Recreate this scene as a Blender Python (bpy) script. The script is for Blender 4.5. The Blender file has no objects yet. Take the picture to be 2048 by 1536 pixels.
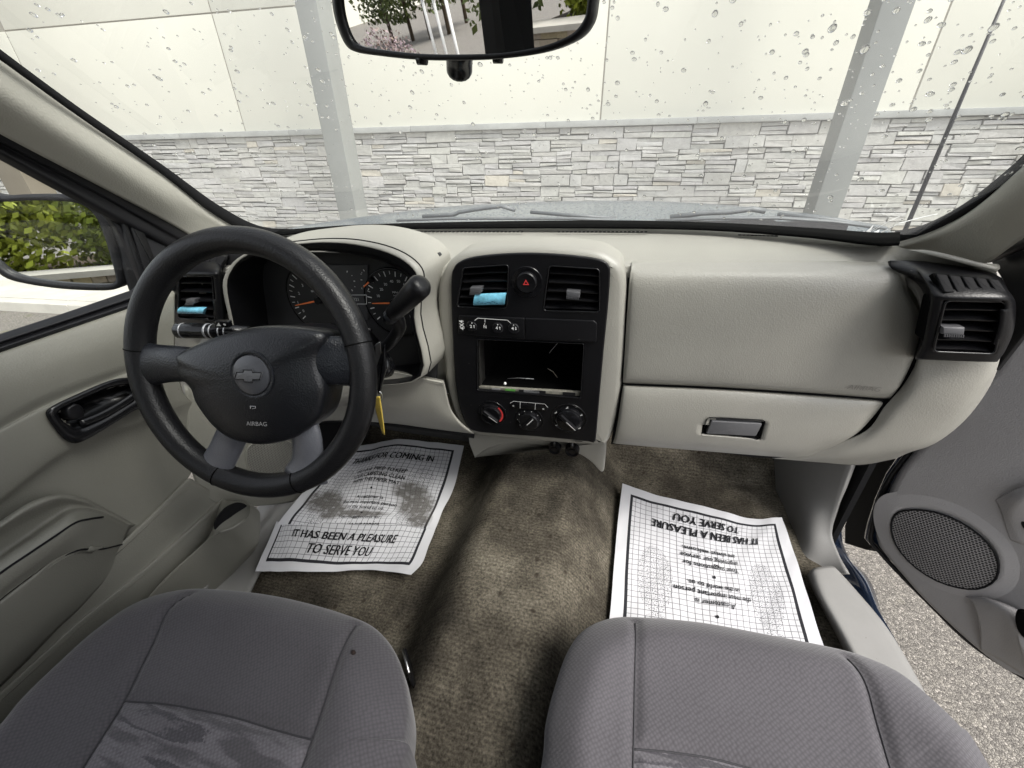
import bpy, bmesh, math, random
import numpy as np
from mathutils import Vector, Matrix
random.seed(7); rng = np.random.default_rng(7)
R_ = math.radians
SC = bpy.context.scene
COL = SC.collection

# ------------------------------------------------------------------ camera, sky, sun, exposure
F = 790.0
def cam_rot(yaw, pitch, roll):
    return (Matrix.Rotation(R_(yaw), 3, 'Z') @ Matrix.Rotation(R_(90 - pitch), 3, 'X') @ Matrix.Rotation(R_(-roll), 3, 'Z'))
RC = cam_rot(17, 30, 4)                 # camera in the truck's own axes (x right, y forward, z up)
RO = cam_rot(10.35, 29.02, 0.85)        # camera in world axes (the truck stands a little askew on the lot)
CAR_C = Vector((0.19, 0, 0)); WORLD_C = Vector((0, 0, 1.5))
cd = bpy.data.cameras.new('camera'); cam = bpy.data.objects.new('camera', cd); COL.objects.link(cam)
cam.matrix_world = Matrix.Translation(WORLD_C) @ RO.to_4x4()
cd.sensor_width = 36; cd.lens = 36 * F / 2048; cd.clip_start = 0.02; cd.clip_end = 2000
SC.camera = cam
SUN_EL, SUN_AZ = 54, 122                # azimuth clockwise from +y : behind and to the right
w = bpy.data.worlds.new('World'); SC.world = w; w.use_nodes = True
nt = w.node_tree; nt.nodes.clear()
sky = nt.nodes.new('ShaderNodeTexSky'); sky.sky_type = 'NISHITA'; sky.sun_disc = False
sky.sun_elevation = R_(SUN_EL); sky.sun_rotation = R_(SUN_AZ); sky.dust_density = 3; sky.air_density = 1.0; sky.ozone_density = 1.0
hs = nt.nodes.new('ShaderNodeHueSaturation'); hs.inputs['Saturation'].default_value = 0.22
bg = nt.nodes.new('ShaderNodeBackground'); bg.inputs['Strength'].default_value = 0.15
wo = nt.nodes.new('ShaderNodeOutputWorld')
nt.links.new(sky.outputs[0], hs.inputs['Color']); nt.links.new(hs.outputs[0], bg.inputs[0]); nt.links.new(bg.outputs[0], wo.inputs[0])
sd = bpy.data.lights.new('sun', 'SUN'); sd.energy = 1.9; sd.angle = R_(25); sd.color = (1, .96, .9)
sun = bpy.data.objects.new('sun', sd); COL.objects.link(sun)
sdir = Vector((math.sin(R_(SUN_AZ)) * math.cos(R_(SUN_EL)), math.cos(R_(SUN_AZ)) * math.cos(R_(SUN_EL)), math.sin(R_(SUN_EL))))
sun.rotation_euler = sdir.to_track_quat('Z', 'Y').to_euler(); sun.location = (3, -4, 8)
SC.view_settings.view_transform = 'Standard'; SC.view_settings.look = 'None'
SC.view_settings.exposure = 1.2; SC.view_settings.gamma = 1; SC.view_settings.use_curve_mapping = False
SC.cycles.use_denoising = True
SC.cycles.max_bounces = 10; SC.cycles.diffuse_bounces = 6; SC.cycles.transparent_max_bounces = 16
SC.cycles.sample_clamp_indirect = 6

# ------------------------------------------------------------------ frames
T = Matrix.Translation(WORLD_C) @ (RO @ RC.transposed()).to_4x4() @ Matrix.Translation(-CAR_C)
TI = T.inverted()
def ray(u, v, R=RC): return R @ Vector(((u - 1024) / F, (768 - v) / F, -1))
def X(u, v, x): d = ray(u, v); return CAR_C + d * ((x - CAR_C.x) / d.x)
def Y(u, v, y): d = ray(u, v); return CAR_C + d * (y / d.y)
def Z(u, v, z): d = ray(u, v); return CAR_C + d * (z / d.z)
def ON(u, v, p, n): d = ray(u, v); return CAR_C + d * ((Vector(p) - CAR_C).dot(n) / d.dot(n))
def WY(u, v, y): d = ray(u, v, RO); return WORLD_C + d * (y / d.y)
def WZ(u, v, z=0): d = ray(u, v, RO); return WORLD_C + d * ((z - 1.5) / d.z)
def w2c(p): return TI @ Vector(p)

# ------------------------------------------------------------------ materials
def nd(nt, t, **k):
    n = nt.nodes.new(t)
    for a, b in k.items():
        if a in n.inputs.keys(): n.inputs[a].default_value = b
        else: setattr(n, a, b)
    return n
def new_mat(name):
    m = bpy.data.materials.new(name); m.use_nodes = True
    return m, m.node_tree, m.node_tree.nodes['Principled BSDF']
def c4(c): return (c[0], c[1], c[2], 1)
def mat(name, col, rough=.5, spec=.5, metal=0, grain=0, gs=500, var=0, vs=6, coat=0, grain2=0, gs2=90, specks=0, speck_col=(.1, .09, .07)):
    m, t, b = new_mat(name)
    b.inputs['Base Color'].default_value = c4(col); b.inputs['Roughness'].default_value = rough
    b.inputs['Specular IOR Level'].default_value = spec; b.inputs['Metallic'].default_value = metal
    b.inputs['Coat Weight'].default_value = coat
    tc = nd(t, 'ShaderNodeTexCoord'); cur = None
    if var:
        n = nd(t, 'ShaderNodeTexNoise', Scale=vs, Detail=6.0, Roughness=.65); t.links.new(tc.outputs['Object'], n.inputs['Vector'])
        mx = nd(t, 'ShaderNodeMix', data_type='RGBA'); mr = nd(t, 'ShaderNodeMapRange')
        mr.inputs[1].default_value = .3; mr.inputs[2].default_value = .7
        t.links.new(n.outputs[0], mr.inputs[0]); t.links.new(mr.outputs[0], mx.inputs[0])
        mx.inputs[6].default_value = c4([x * (1 - var) for x in col]); mx.inputs[7].default_value = c4([min(1, x * (1 + var)) for x in col])
        cur = mx.outputs[2]
        rr = nd(t, 'ShaderNodeMapRange'); rr.inputs[3].default_value = max(.05, rough - .08); rr.inputs[4].default_value = min(1, rough + .08)
        t.links.new(n.outputs[0], rr.inputs[0]); t.links.new(rr.outputs[0], b.inputs['Roughness'])
    if specks:
        v = nd(t, 'ShaderNodeTexNoise', Scale=specks, Detail=2.0); t.links.new(tc.outputs['Object'], v.inputs['Vector'])
        r = nd(t, 'ShaderNodeMapRange'); r.inputs[1].default_value = .775; r.inputs[2].default_value = .79; t.links.new(v.outputs[0], r.inputs[0])
        mx = nd(t, 'ShaderNodeMix', data_type='RGBA'); t.links.new(r.outputs[0], mx.inputs[0]); mx.inputs[7].default_value = c4(speck_col)
        if cur: t.links.new(cur, mx.inputs[6])
        else: mx.inputs[6].default_value = c4(col)
        cur = mx.outputs[2]
    if cur: t.links.new(cur, b.inputs['Base Color'])
    if grain:
        v = nd(t, 'ShaderNodeTexVoronoi', Scale=gs); t.links.new(tc.outputs['Object'], v.inputs['Vector'])
        bp = nd(t, 'ShaderNodeBump', Strength=grain, Distance=.001); t.links.new(v.outputs[0], bp.inputs['Height'])
        if grain2:
            n2 = nd(t, 'ShaderNodeTexNoise', Scale=gs2, Detail=4.0); t.links.new(tc.outputs['Object'], n2.inputs['Vector'])
            b2 = nd(t, 'ShaderNodeBump', Strength=grain2, Distance=.003); t.links.new(n2.outputs[0], b2.inputs['Height']); t.links.new(bp.outputs[0], b2.inputs['Normal'])
            bp = b2
        t.links.new(bp.outputs[0], b.inputs['Normal'])
    return m
M = {}
M['grey'] = mat('grey_plastic', (.282, .273, .242), .43, .6, grain=.25, gs=420, var=.08, vs=5, specks=150, speck_col=(.22, .2, .17))
M['greydoor'] = mat('door_plastic', (.185, .181, .156), .5, .4, grain=.22, gs=420, var=.06, vs=4, specks=140, speck_col=(.12, .1, .08))
M['greydark'] = mat('passenger_door_plastic', (.33, .32, .32), .6, .3, grain=.3, gs=420, var=.06, vs=5)
M['greylight'] = mat('sill_plastic', (.235, .231, .222), .5, .3, grain=.15, gs=420, var=.07, vs=7, specks=150)
M['pillar'] = mat('pillar_plastic', (.37, .36, .318), .6, .3, grain=.25, gs=380, var=.04, vs=5)
M['black'] = mat('black_plastic', (.006, .006, .007), .34, .24, grain=.15, gs=450, var=.15, vs=9, specks=170, speck_col=(.10, .10, .09))
M['gloss'] = mat('gloss_black', (.006, .006, .007), .22, .4, var=.1, vs=12)
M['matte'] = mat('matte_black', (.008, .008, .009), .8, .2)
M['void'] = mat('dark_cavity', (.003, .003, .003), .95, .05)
M['rubber'] = mat('rubber_seal', (.009, .009, .011), .5, .35, var=.15, vs=20)
M['leather'] = mat('wheel_leather', (.007, .007, .008), .38, .32, grain=.3, gs=420, var=.15, vs=14, grain2=.08, gs2=70)
M['spoke'] = mat('spoke_plastic', (.008, .009, .012), .3, .45, grain=.4, gs=420, var=.1, vs=9)
M['spoke_sheen'] = mat('spoke_sky_sheen', (.11, .114, .13), .3, .6, grain=.3, gs=420, var=.1)  # lower spokes: sky reflection on black plastic put into a paler colour
M['hub'] = mat('airbag_leather', (.007, .0075, .0095), .33, .42, grain=.3, gs=400, var=.1, vs=9)
M['white'] = mat('white_print', (.75, .75, .74), .5)
M['needle'] = mat('orange_needle', (.9, .22, .06), .5)
M['red'] = mat('red_print', (.6, .04, .04), .5)
M['wiper'] = mat('wiper_grey', (.11, .118, .122), .45, .5, var=.2, vs=30)
M['steel'] = mat('steel', (.55, .55, .54), .3, metal=1, var=.1, vs=30)
M['silver'] = mat('silver_print', (.45, .45, .46), .35, metal=.6)
M['brass'] = mat('yellow_tag', (.62, .45, .08), .5, var=.3, vs=90)
M['ink'] = mat('black_ink', (.012, .012, .014), .7, .2)
M['blue_fresh'] = mat('blue_freshener', (.15, .42, .56), .3, .6, var=.4, vs=70)
M['bluepaint'] = mat('navy_paint', (.018, .03, .06), .2, .5, coat=1, var=.1)
M['green'] = mat('green_circuit', (.1, .3, .06), .5)
M['rag'] = mat('dirty_strip', (.2, .19, .16), .6, var=.4, vs=120)

def glass_mat(name, tint, ior, rough=0.0, film=0):
    m, t, b = new_mat(name); t.nodes.remove(b)
    o = t.nodes['Material Output']
    tr = nd(t, 'ShaderNodeBsdfTransparent'); tr.inputs[0].default_value = c4(tint)
    gl = nd(t, 'ShaderNodeBsdfGlossy'); gl.inputs['Roughness'].default_value = rough
    fr = nd(t, 'ShaderNodeFresnel', IOR=ior); mx = nd(t, 'ShaderNodeMixShader')
    t.links.new(fr.outputs[0], mx.inputs[0]); t.links.new(tr.outputs[0], mx.inputs[1]); t.links.new(gl.outputs[0], mx.inputs[2]); out = mx.outputs[0]
    if film:                                  # thin uneven film of haze added to the glass, standing in for the dash's reflection
        tl = nd(t, 'ShaderNodeBsdfTranslucent'); m2 = nd(t, 'ShaderNodeMixShader'); tc = nd(t, 'ShaderNodeTexCoord'); n = nd(t, 'ShaderNodeTexNoise', Scale=5.0, Detail=5.0)
        r = nd(t, 'ShaderNodeMapRange'); r.inputs[3].default_value = film * .6; r.inputs[4].default_value = film * 1.4
        t.links.new(tc.outputs['Object'], n.inputs['Vector']); t.links.new(n.outputs[0], r.inputs[0]); t.links.new(r.outputs[0], m2.inputs[0]); t.links.new(out, m2.inputs[1]); t.links.new(tl.outputs[0], m2.inputs[2]); out = m2.outputs[0]
    t.links.new(out, o.inputs[0])
    return m
M['glass'] = glass_mat('window_glass', (.93, .96, .94), 1.5)
M['screen'] = glass_mat('hazy_windshield', (.93, .955, .94), 1.6, film=.055)
M['lens'] = glass_mat('cluster_lens', (.9, .9, .9), 1.3)
m, t, b = new_mat('mirror'); b.inputs['Metallic'].default_value = 1; b.inputs['Roughness'].default_value = .01; b.inputs['Base Color'].default_value = (.86, .87, .86, 1)
M['mirror'] = m
m, t, b = new_mat('water'); b.inputs['Transmission Weight'].default_value = 1; b.inputs['Roughness'].default_value = 0; b.inputs['IOR'].default_value = 1.33
M['water'] = m

# woven seat fabric, with a paler brushed pattern on the insert (vertex colour "ins" marks the insert, a woven pattern)
def fabric(name, col, insert=False):
    m, t, b = new_mat(name); b.inputs['Roughness'].default_value = .9; b.inputs['Specular IOR Level'].default_value = .15
    b.inputs['Sheen Weight'].default_value = .25; b.inputs['Sheen Roughness'].default_value = .5
    tc = nd(t, 'ShaderNodeTexCoord')
    mp = nd(t, 'ShaderNodeMapping'); mp.inputs['Scale'].default_value = (230, 230, 230); mp.inputs['Rotation'].default_value = (0, 0, .9)
    t.links.new(tc.outputs['Object'], mp.inputs['Vector'])
    w1 = nd(t, 'ShaderNodeTexVoronoi', voronoi_dimensions='2D', Scale=1.0, Randomness=.3); t.links.new(mp.outputs[0], w1.inputs['Vector'])
    n = nd(t, 'ShaderNodeTexNoise', Scale=9.0, Detail=5.0); t.links.new(tc.outputs['Object'], n.inputs['Vector'])
    mx = nd(t, 'ShaderNodeMix', data_type='RGBA'); t.links.new(w1.outputs[0], mx.inputs[0])
    mx.inputs[6].default_value = c4([c * 1.22 for c in col]); mx.inputs[7].default_value = c4([c * .6 for c in col])
    cur = mx.outputs[2]
    if insert:
        mp2 = nd(t, 'ShaderNodeMapping'); mp2.inputs['Scale'].default_value = (5.0, 34, 5); mp2.inputs['Rotation'].default_value = (0, 0, -.62)
        t.links.new(tc.outputs['Object'], mp2.inputs['Vector'])
        n2 = nd(t, 'ShaderNodeTexNoise', Scale=1.0, Detail=3.0, Roughness=.55, Distortion=.2); t.links.new(mp2.outputs[0], n2.inputs['Vector'])
        n5 = nd(t, 'ShaderNodeTexNoise', Scale=420.0, Detail=1.0); t.links.new(tc.outputs['Object'], n5.inputs['Vector'])
        ad = nd(t, 'ShaderNodeMath', operation='MULTIPLY_ADD'); t.links.new(n5.outputs[0], ad.inputs[0]); ad.inputs[1].default_value = .09; t.links.new(n2.outputs[0], ad.inputs[2])
        rp = nd(t, 'ShaderNodeValToRGB')
        e = rp.color_ramp.elements; e[0].position = .44; e[0].color = (1.0, 1.0, 1.0, 1); e[1].position = .50; e[1].color = (1.75, 1.75, 1.75, 1)
        q = e.new(.55); q.color = (1.75, 1.75, 1.75, 1); q = e.new(.57); q.color = (.85, .85, .88, 1); q = e.new(.62); q.color = (.85, .85, .88, 1); q = e.new(.65); q.color = (1.5, 1.5, 1.5, 1)
        t.links.new(ad.outputs[0], rp.inputs[0])
        mm = nd(t, 'ShaderNodeMix', data_type='RGBA', blend_type='MULTIPLY'); t.links.new(cur, mm.inputs[6]); t.links.new(rp.outputs[0], mm.inputs[7])
        at = nd(t, 'ShaderNodeAttribute', attribute_name='Col'); sc_ = nd(t, 'ShaderNodeSeparateColor'); t.links.new(at.outputs[0], sc_.inputs[0])
        gt = nd(t, 'ShaderNodeMath', operation='GREATER_THAN'); gt.inputs[1].default_value = .5; t.links.new(sc_.outputs[0], gt.inputs[0]); t.links.new(gt.outputs[0], mm.inputs[0]); cur = mm.outputs[2]
    m3 = nd(t, 'ShaderNodeMix', data_type='RGBA', blend_type='MULTIPLY'); m3.inputs[0].default_value = 1
    r3 = nd(t, 'ShaderNodeMapRange'); r3.inputs[3].default_value = .8; r3.inputs[4].default_value = 1.2; t.links.new(n.outputs[0], r3.inputs[0])
    t.links.new(cur, m3.inputs[6]); t.links.new(r3.outputs[0], m3.inputs[7]); t.links.new(m3.outputs[2], b.inputs['Base Color'])
    bp = nd(t, 'ShaderNodeBump', Strength=.4, Distance=.0012, invert=True); t.links.new(w1.outputs[0], bp.inputs['Height']); t.links.new(bp.outputs[0], b.inputs['Normal'])
    return m
M['fabric'] = fabric('seat_fabric', (.072, .068, .0745), True)

def carpet_mat():
    m, t, b = new_mat('carpet'); b.inputs['Roughness'].default_value = 1; b.inputs['Specular IOR Level'].default_value = .05
    tc = nd(t, 'ShaderNodeTexCoord')
    f = nd(t, 'ShaderNodeTexNoise', Scale=210.0, Detail=5.0, Roughness=.75); t.links.new(tc.outputs['Object'], f.inputs['Vector'])
    st = nd(t, 'ShaderNodeTexNoise', Scale=5.5, Detail=5.0, Roughness=.62); t.links.new(tc.outputs['Object'], st.inputs['Vector'])
    sp = nd(t, 'ShaderNodeTexVoronoi', Scale=26.0); t.links.new(tc.outputs['Object'], sp.inputs['Vector'])
    mp = nd(t, 'ShaderNodeMapping'); mp.inputs['Scale'].default_value = (1, 1, .3); t.links.new(tc.outputs['Object'], mp.inputs['Vector'])
    wv = nd(t, 'ShaderNodeTexWave', Scale=42.0, Distortion=2.2, Detail=2.0); wv.inputs['Detail Scale'].default_value = 2.5; wv.bands_direction = 'Y'; t.links.new(mp.outputs[0], wv.inputs['Vector'])
    rp = nd(t, 'ShaderNodeValToRGB'); e = rp.color_ramp.elements
    e[0].position = .36; e[0].color = (.036, .032, .026, 1); e[1].position = .68; e[1].color = (.145, .130, .102, 1); q = e.new(.5); q.color = (.068, .06, .047, 1)
    t.links.new(st.outputs[0], rp.inputs[0])
    m1 = nd(t, 'ShaderNodeMix', data_type='RGBA', blend_type='MULTIPLY'); m1.inputs[0].default_value = 1
    r1 = nd(t, 'ShaderNodeMapRange'); r1.inputs[1].default_value = .3; r1.inputs[2].default_value = .7; r1.inputs[3].default_value = .25; r1.inputs[4].default_value = 1.75
    t.links.new(f.outputs[0], r1.inputs[0]); t.links.new(rp.outputs[0], m1.inputs[6]); t.links.new(r1.outputs[0], m1.inputs[7])
    # dark spill spots, only where a slow noise allows them
    ns = nd(t, 'ShaderNodeTexNoise', Scale=4.0, Detail=1.0); t.links.new(tc.outputs['Object'], ns.inputs['Vector'])
    rs = nd(t, 'ShaderNodeMapRange'); rs.inputs[1].default_value = .16; rs.inputs[2].default_value = .08; t.links.new(sp.outputs['Distance'], rs.inputs[0])
    rn = nd(t, 'ShaderNodeMapRange'); rn.inputs[1].default_value = .53; rn.inputs[2].default_value = .58; t.links.new(ns.outputs[0], rn.inputs[0])
    mu = nd(t, 'ShaderNodeMath', operation='MULTIPLY'); t.links.new(rs.outputs[0], mu.inputs[0]); t.links.new(rn.outputs[0], mu.inputs[1])
    mu2 = nd(t, 'ShaderNodeMath', operation='MULTIPLY'); t.links.new(mu.outputs[0], mu2.inputs[0]); mu2.inputs[1].default_value = .8
    m2 = nd(t, 'ShaderNodeMix', data_type='RGBA'); t.links.new(mu2.outputs[0], m2.inputs[0]); t.links.new(m1.outputs[2], m2.inputs[6]); m2.inputs[7].default_value = (.03, .024, .018, 1)
    m4 = nd(t, 'ShaderNodeMix', data_type='RGBA', blend_type='MULTIPLY'); m4.inputs[0].default_value = 1
    r4 = nd(t, 'ShaderNodeMapRange'); r4.inputs[3].default_value = .86; r4.inputs[4].default_value = 1.1; t.links.new(wv.outputs[0], r4.inputs[0])
    t.links.new(m2.outputs[2], m4.inputs[6]); t.links.new(r4.outputs[0], m4.inputs[7]); t.links.new(m4.outputs[2], b.inputs['Base Color'])
    b1 = nd(t, 'ShaderNodeBump', Strength=.9, Distance=.004); t.links.new(f.outputs[0], b1.inputs['Height'])
    b2 = nd(t, 'ShaderNodeBump', Strength=.15, Distance=.003); t.links.new(wv.outputs[0], b2.inputs['Height']); t.links.new(b1.outputs[0], b2.inputs['Normal'])
    t.links.new(b2.outputs[0], b.inputs['Normal'])
    return m
M['carpet'] = carpet_mat()

def paper_mat(name, dirt):
    """printed floor paper: thin grid and stippled shoe prints drawn from the sheet's own UV; `dirt` = scuffs on it"""
    m, t, b = new_mat(name); b.inputs['Roughness'].default_value = .75; b.inputs['Specular IOR Level'].default_value = .2
    tc = nd(t, 'ShaderNodeTexCoord'); sx = nd(t, 'ShaderNodeSeparateXYZ'); t.links.new(tc.outputs['UV'], sx.inputs[0])
    def math_(op, a, b_=None, c_=None):
        n = nd(t, 'ShaderNodeMath', operation=op)
        for i, q in enumerate((a, b_, c_)):
            if q is None: continue
            if isinstance(q, (int, float)): n.inputs[i].default_value = q
            else: t.links.new(q, n.inputs[i])
        return n.outputs[0]
    u, v = sx.outputs[0], sx.outputs[1]
    def line(co, n, wd):
        fr = math_('FRACT', math_('MULTIPLY', co, n)); d = math_('ABSOLUTE', math_('SUBTRACT', fr, .5))
        return math_('GREATER_THAN', d, .5 - wd)
    grid = math_('MAXIMUM', line(u, 30, .05), line(v, 38, .05))
    du = math_('ABSOLUTE', math_('SUBTRACT', u, .5)); dv = math_('ABSOLUTE', math_('SUBTRACT', v, .5))
    inside = math_('MULTIPLY', math_('LESS_THAN', du, .425), math_('LESS_THAN', dv, .445))
    grid = math_('MULTIPLY', math_('MULTIPLY', grid, inside), .75)
    # border rule
    bo = math_('MULTIPLY', math_('LESS_THAN', du, .437), math_('LESS_THAN', dv, .4555))
    bi = math_('MULTIPLY', math_('LESS_THAN', du, .420), math_('LESS_THAN', dv, .442))
    border = math_('SUBTRACT', bo, bi)
    # shoe prints
    st = nd(t, 'ShaderNodeTexNoise', Scale=190.0, Detail=2.0, Roughness=.6); t.links.new(tc.outputs['UV'], st.inputs['Vector'])
    def ell(cx, cy, rx, ry):
        a = math_('DIVIDE', math_('SUBTRACT', u, cx), rx); c = math_('DIVIDE', math_('SUBTRACT', v, cy), ry)
        return math_('LESS_THAN', math_('ADD', math_('MULTIPLY', a, a), math_('MULTIPLY', c, c)), 1)
    e = math_('MAXIMUM', math_('MAXIMUM', ell(.22, .47, .09, .17), ell(.22, .72, .075, .085)), math_('MAXIMUM', ell(.78, .47, .09, .17), ell(.78, .72, .075, .085)))
    prints = math_('MULTIPLY', math_('MULTIPLY', math_('GREATER_THAN', st.outputs[0], .555), e), .8)
    ink = math_('MAXIMUM', math_('MAXIMUM', grid, border), prints)
    mx = nd(t, 'ShaderNodeMix', data_type='RGBA'); t.links.new(ink, mx.inputs[0]); mx.inputs[6].default_value = (.54, .54, .56, 1); mx.inputs[7].default_value = (.02, .02, .024, 1)
    cur = mx.outputs[2]
    if dirt:
        ns = nd(t, 'ShaderNodeTexNoise', Scale=26.0, Detail=5.0); t.links.new(tc.outputs['UV'], ns.inputs['Vector'])
        de = None
        for (cx, cy, rx, ry) in dirt:
            a = math_('DIVIDE', math_('SUBTRACT', u, cx), rx); c = math_('DIVIDE', math_('SUBTRACT', v, cy), ry)
            r2 = math_('SUBTRACT', 1, math_('ADD', math_('MULTIPLY', a, a), math_('MULTIPLY', c, c)))
            r2 = math_('MAXIMUM', r2, 0); de = r2 if de is None else math_('MAXIMUM', de, r2)
        k = math_('MULTIPLY', math_('MULTIPLY', de, math_('POWER', ns.outputs[0], 1.5)), 3.2); k = math_('MINIMUM', k, .85)
        m2 = nd(t, 'ShaderNodeMix', data_type='RGBA'); t.links.new(k, m2.inputs[0]); t.links.new(cur, m2.inputs[6]); m2.inputs[7].default_value = (.075, .068, .06, 1); cur = m2.outputs[2]
    t.links.new(cur, b.inputs['Base Color'])
    n = nd(t, 'ShaderNodeTexNoise', Scale=9.0, Detail=5.0); t.links.new(tc.outputs['UV'], n.inputs['Vector'])
    bp = nd(t, 'ShaderNodeBump', Strength=.25, Distance=.01); t.links.new(n.outputs[0], bp.inputs['Height']); t.links.new(bp.outputs[0], b.inputs['Normal'])
    return m

def hexgrille(name, base, hole, n):
    m, t, b = new_mat(name); b.inputs['Roughness'].default_value = .6
    tc = nd(t, 'ShaderNodeTexCoord')
    mp = nd(t, 'ShaderNodeMapping'); mp.inputs['Scale'].default_value = (n, n * .577, 1); t.links.new(tc.outputs['UV'], mp.inputs['Vector'])
    outs = []
    for off in (0, .5):
        ad = nd(t, 'ShaderNodeVectorMath', operation='ADD'); ad.inputs[1].default_value = (off, off, 0); t.links.new(mp.outputs[0], ad.inputs[0])
        fr = nd(t, 'ShaderNodeVectorMath', operation='FRACTION'); t.links.new(ad.outputs[0], fr.inputs[0])
        su = nd(t, 'ShaderNodeVectorMath', operation='SUBTRACT'); su.inputs[1].default_value = (.5, .5, 0); t.links.new(fr.outputs[0], su.inputs[0])
        ms = nd(t, 'ShaderNodeVectorMath', operation='MULTIPLY'); ms.inputs[1].default_value = (1, 1.732, 0); t.links.new(su.outputs[0], ms.inputs[0])
        ln = nd(t, 'ShaderNodeVectorMath', operation='LENGTH'); t.links.new(ms.outputs[0], ln.inputs[0]); outs.append(ln.outputs['Value'])
    mi = nd(t, 'ShaderNodeMath', operation='MINIMUM'); t.links.new(outs[0], mi.inputs[0]); t.links.new(outs[1], mi.inputs[1])
    r = nd(t, 'ShaderNodeMapRange'); r.inputs[1].default_value = .33; r.inputs[2].default_value = .4; t.links.new(mi.outputs[0], r.inputs[0])
    mx = nd(t, 'ShaderNodeMix', data_type='RGBA'); t.links.new(r.outputs[0], mx.inputs[0]); mx.inputs[6].default_value = c4(hole); mx.inputs[7].default_value = c4(base)
    t.links.new(mx.outputs[2], b.inputs['Base Color'])
    bp = nd(t, 'ShaderNodeBump', Strength=1.0, Distance=.002); t.links.new(r.outputs[0], bp.inputs['Height']); t.links.new(bp.outputs[0], b.inputs['Normal'])
    return m
M['grille'] = hexgrille('speaker_mesh', (.26, .25, .25), (.008, .008, .008), 33)
M['grille_door'] = hexgrille('door_speaker_mesh', (.23, .225, .2), (.05, .048, .04), 40)

def attr_mat(name, rough, bump, bs, base_mul=1.0, spread=.3):
    m, t, b = new_mat(name); b.inputs['Roughness'].default_value = rough; b.inputs['Specular IOR Level'].default_value = .2
    at = nd(t, 'ShaderNodeAttribute', attribute_name='Col'); tc = nd(t, 'ShaderNodeTexCoord')
    n = nd(t, 'ShaderNodeTexNoise', Scale=bs, Detail=6.0, Roughness=.7); t.links.new(tc.outputs['Object'], n.inputs['Vector'])
    r = nd(t, 'ShaderNodeMapRange'); r.inputs[1].default_value = .25; r.inputs[2].default_value = .75; r.inputs[3].default_value = (1 - spread) * base_mul; r.inputs[4].default_value = (1 + spread) * base_mul; t.links.new(n.outputs[0], r.inputs[0])
    mx = nd(t, 'ShaderNodeMix', data_type='RGBA', blend_type='MULTIPLY'); mx.inputs[0].default_value = 1
    t.links.new(at.outputs[0], mx.inputs[6]); t.links.new(r.outputs[0], mx.inputs[7]); t.links.new(mx.outputs[2], b.inputs['Base Color'])
    if bump:
        bp = nd(t, 'ShaderNodeBump', Strength=bump, Distance=.02); t.links.new(n.outputs[0], bp.inputs['Height']); t.links.new(bp.outputs[0], b.inputs['Normal'])
    return m
M['stone'] = attr_mat('ledge_stone', .9, .6, 16, spread=.16)
M['leaf'] = attr_mat('leaf', .5, 0, 3)
M['stucco'] = mat('stucco', (.60, .588, .52), .9, .1, grain=.3, gs=60, var=.03, vs=.6)
M['joint'] = mat('stucco_joint', (.30, .28, .24), .9, .1)
M['ledge'] = mat('cast_ledge', (.33, .335, .325), .85, .2, var=.15, vs=4, grain=.3, gs=40)
M['mortar'] = mat('stone_backing', (.28, .275, .255), .95, .1)
M['post'] = mat('post_paint', (.215, .222, .212), .55, .3, var=.06, vs=3)
M['brownpost'] = mat('brown_post_paint', (.16, .14, .11), .6, .3, var=.06, vs=3)
M['concrete'] = mat('concrete', (.45, .43, .39), .9, .2, var=.12, vs=2.5, grain=.3, gs=70)
M['soil'] = mat('soil', (.07, .05, .035), 1, .1, var=.4, vs=9)
M['bark'] = mat('bark', (.09, .07, .05), 1, .1, var=.3, vs=12)
M['carwhite'] = mat('silver_paint', (.6, .62, .65), .3, .5, coat=.6)

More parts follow.
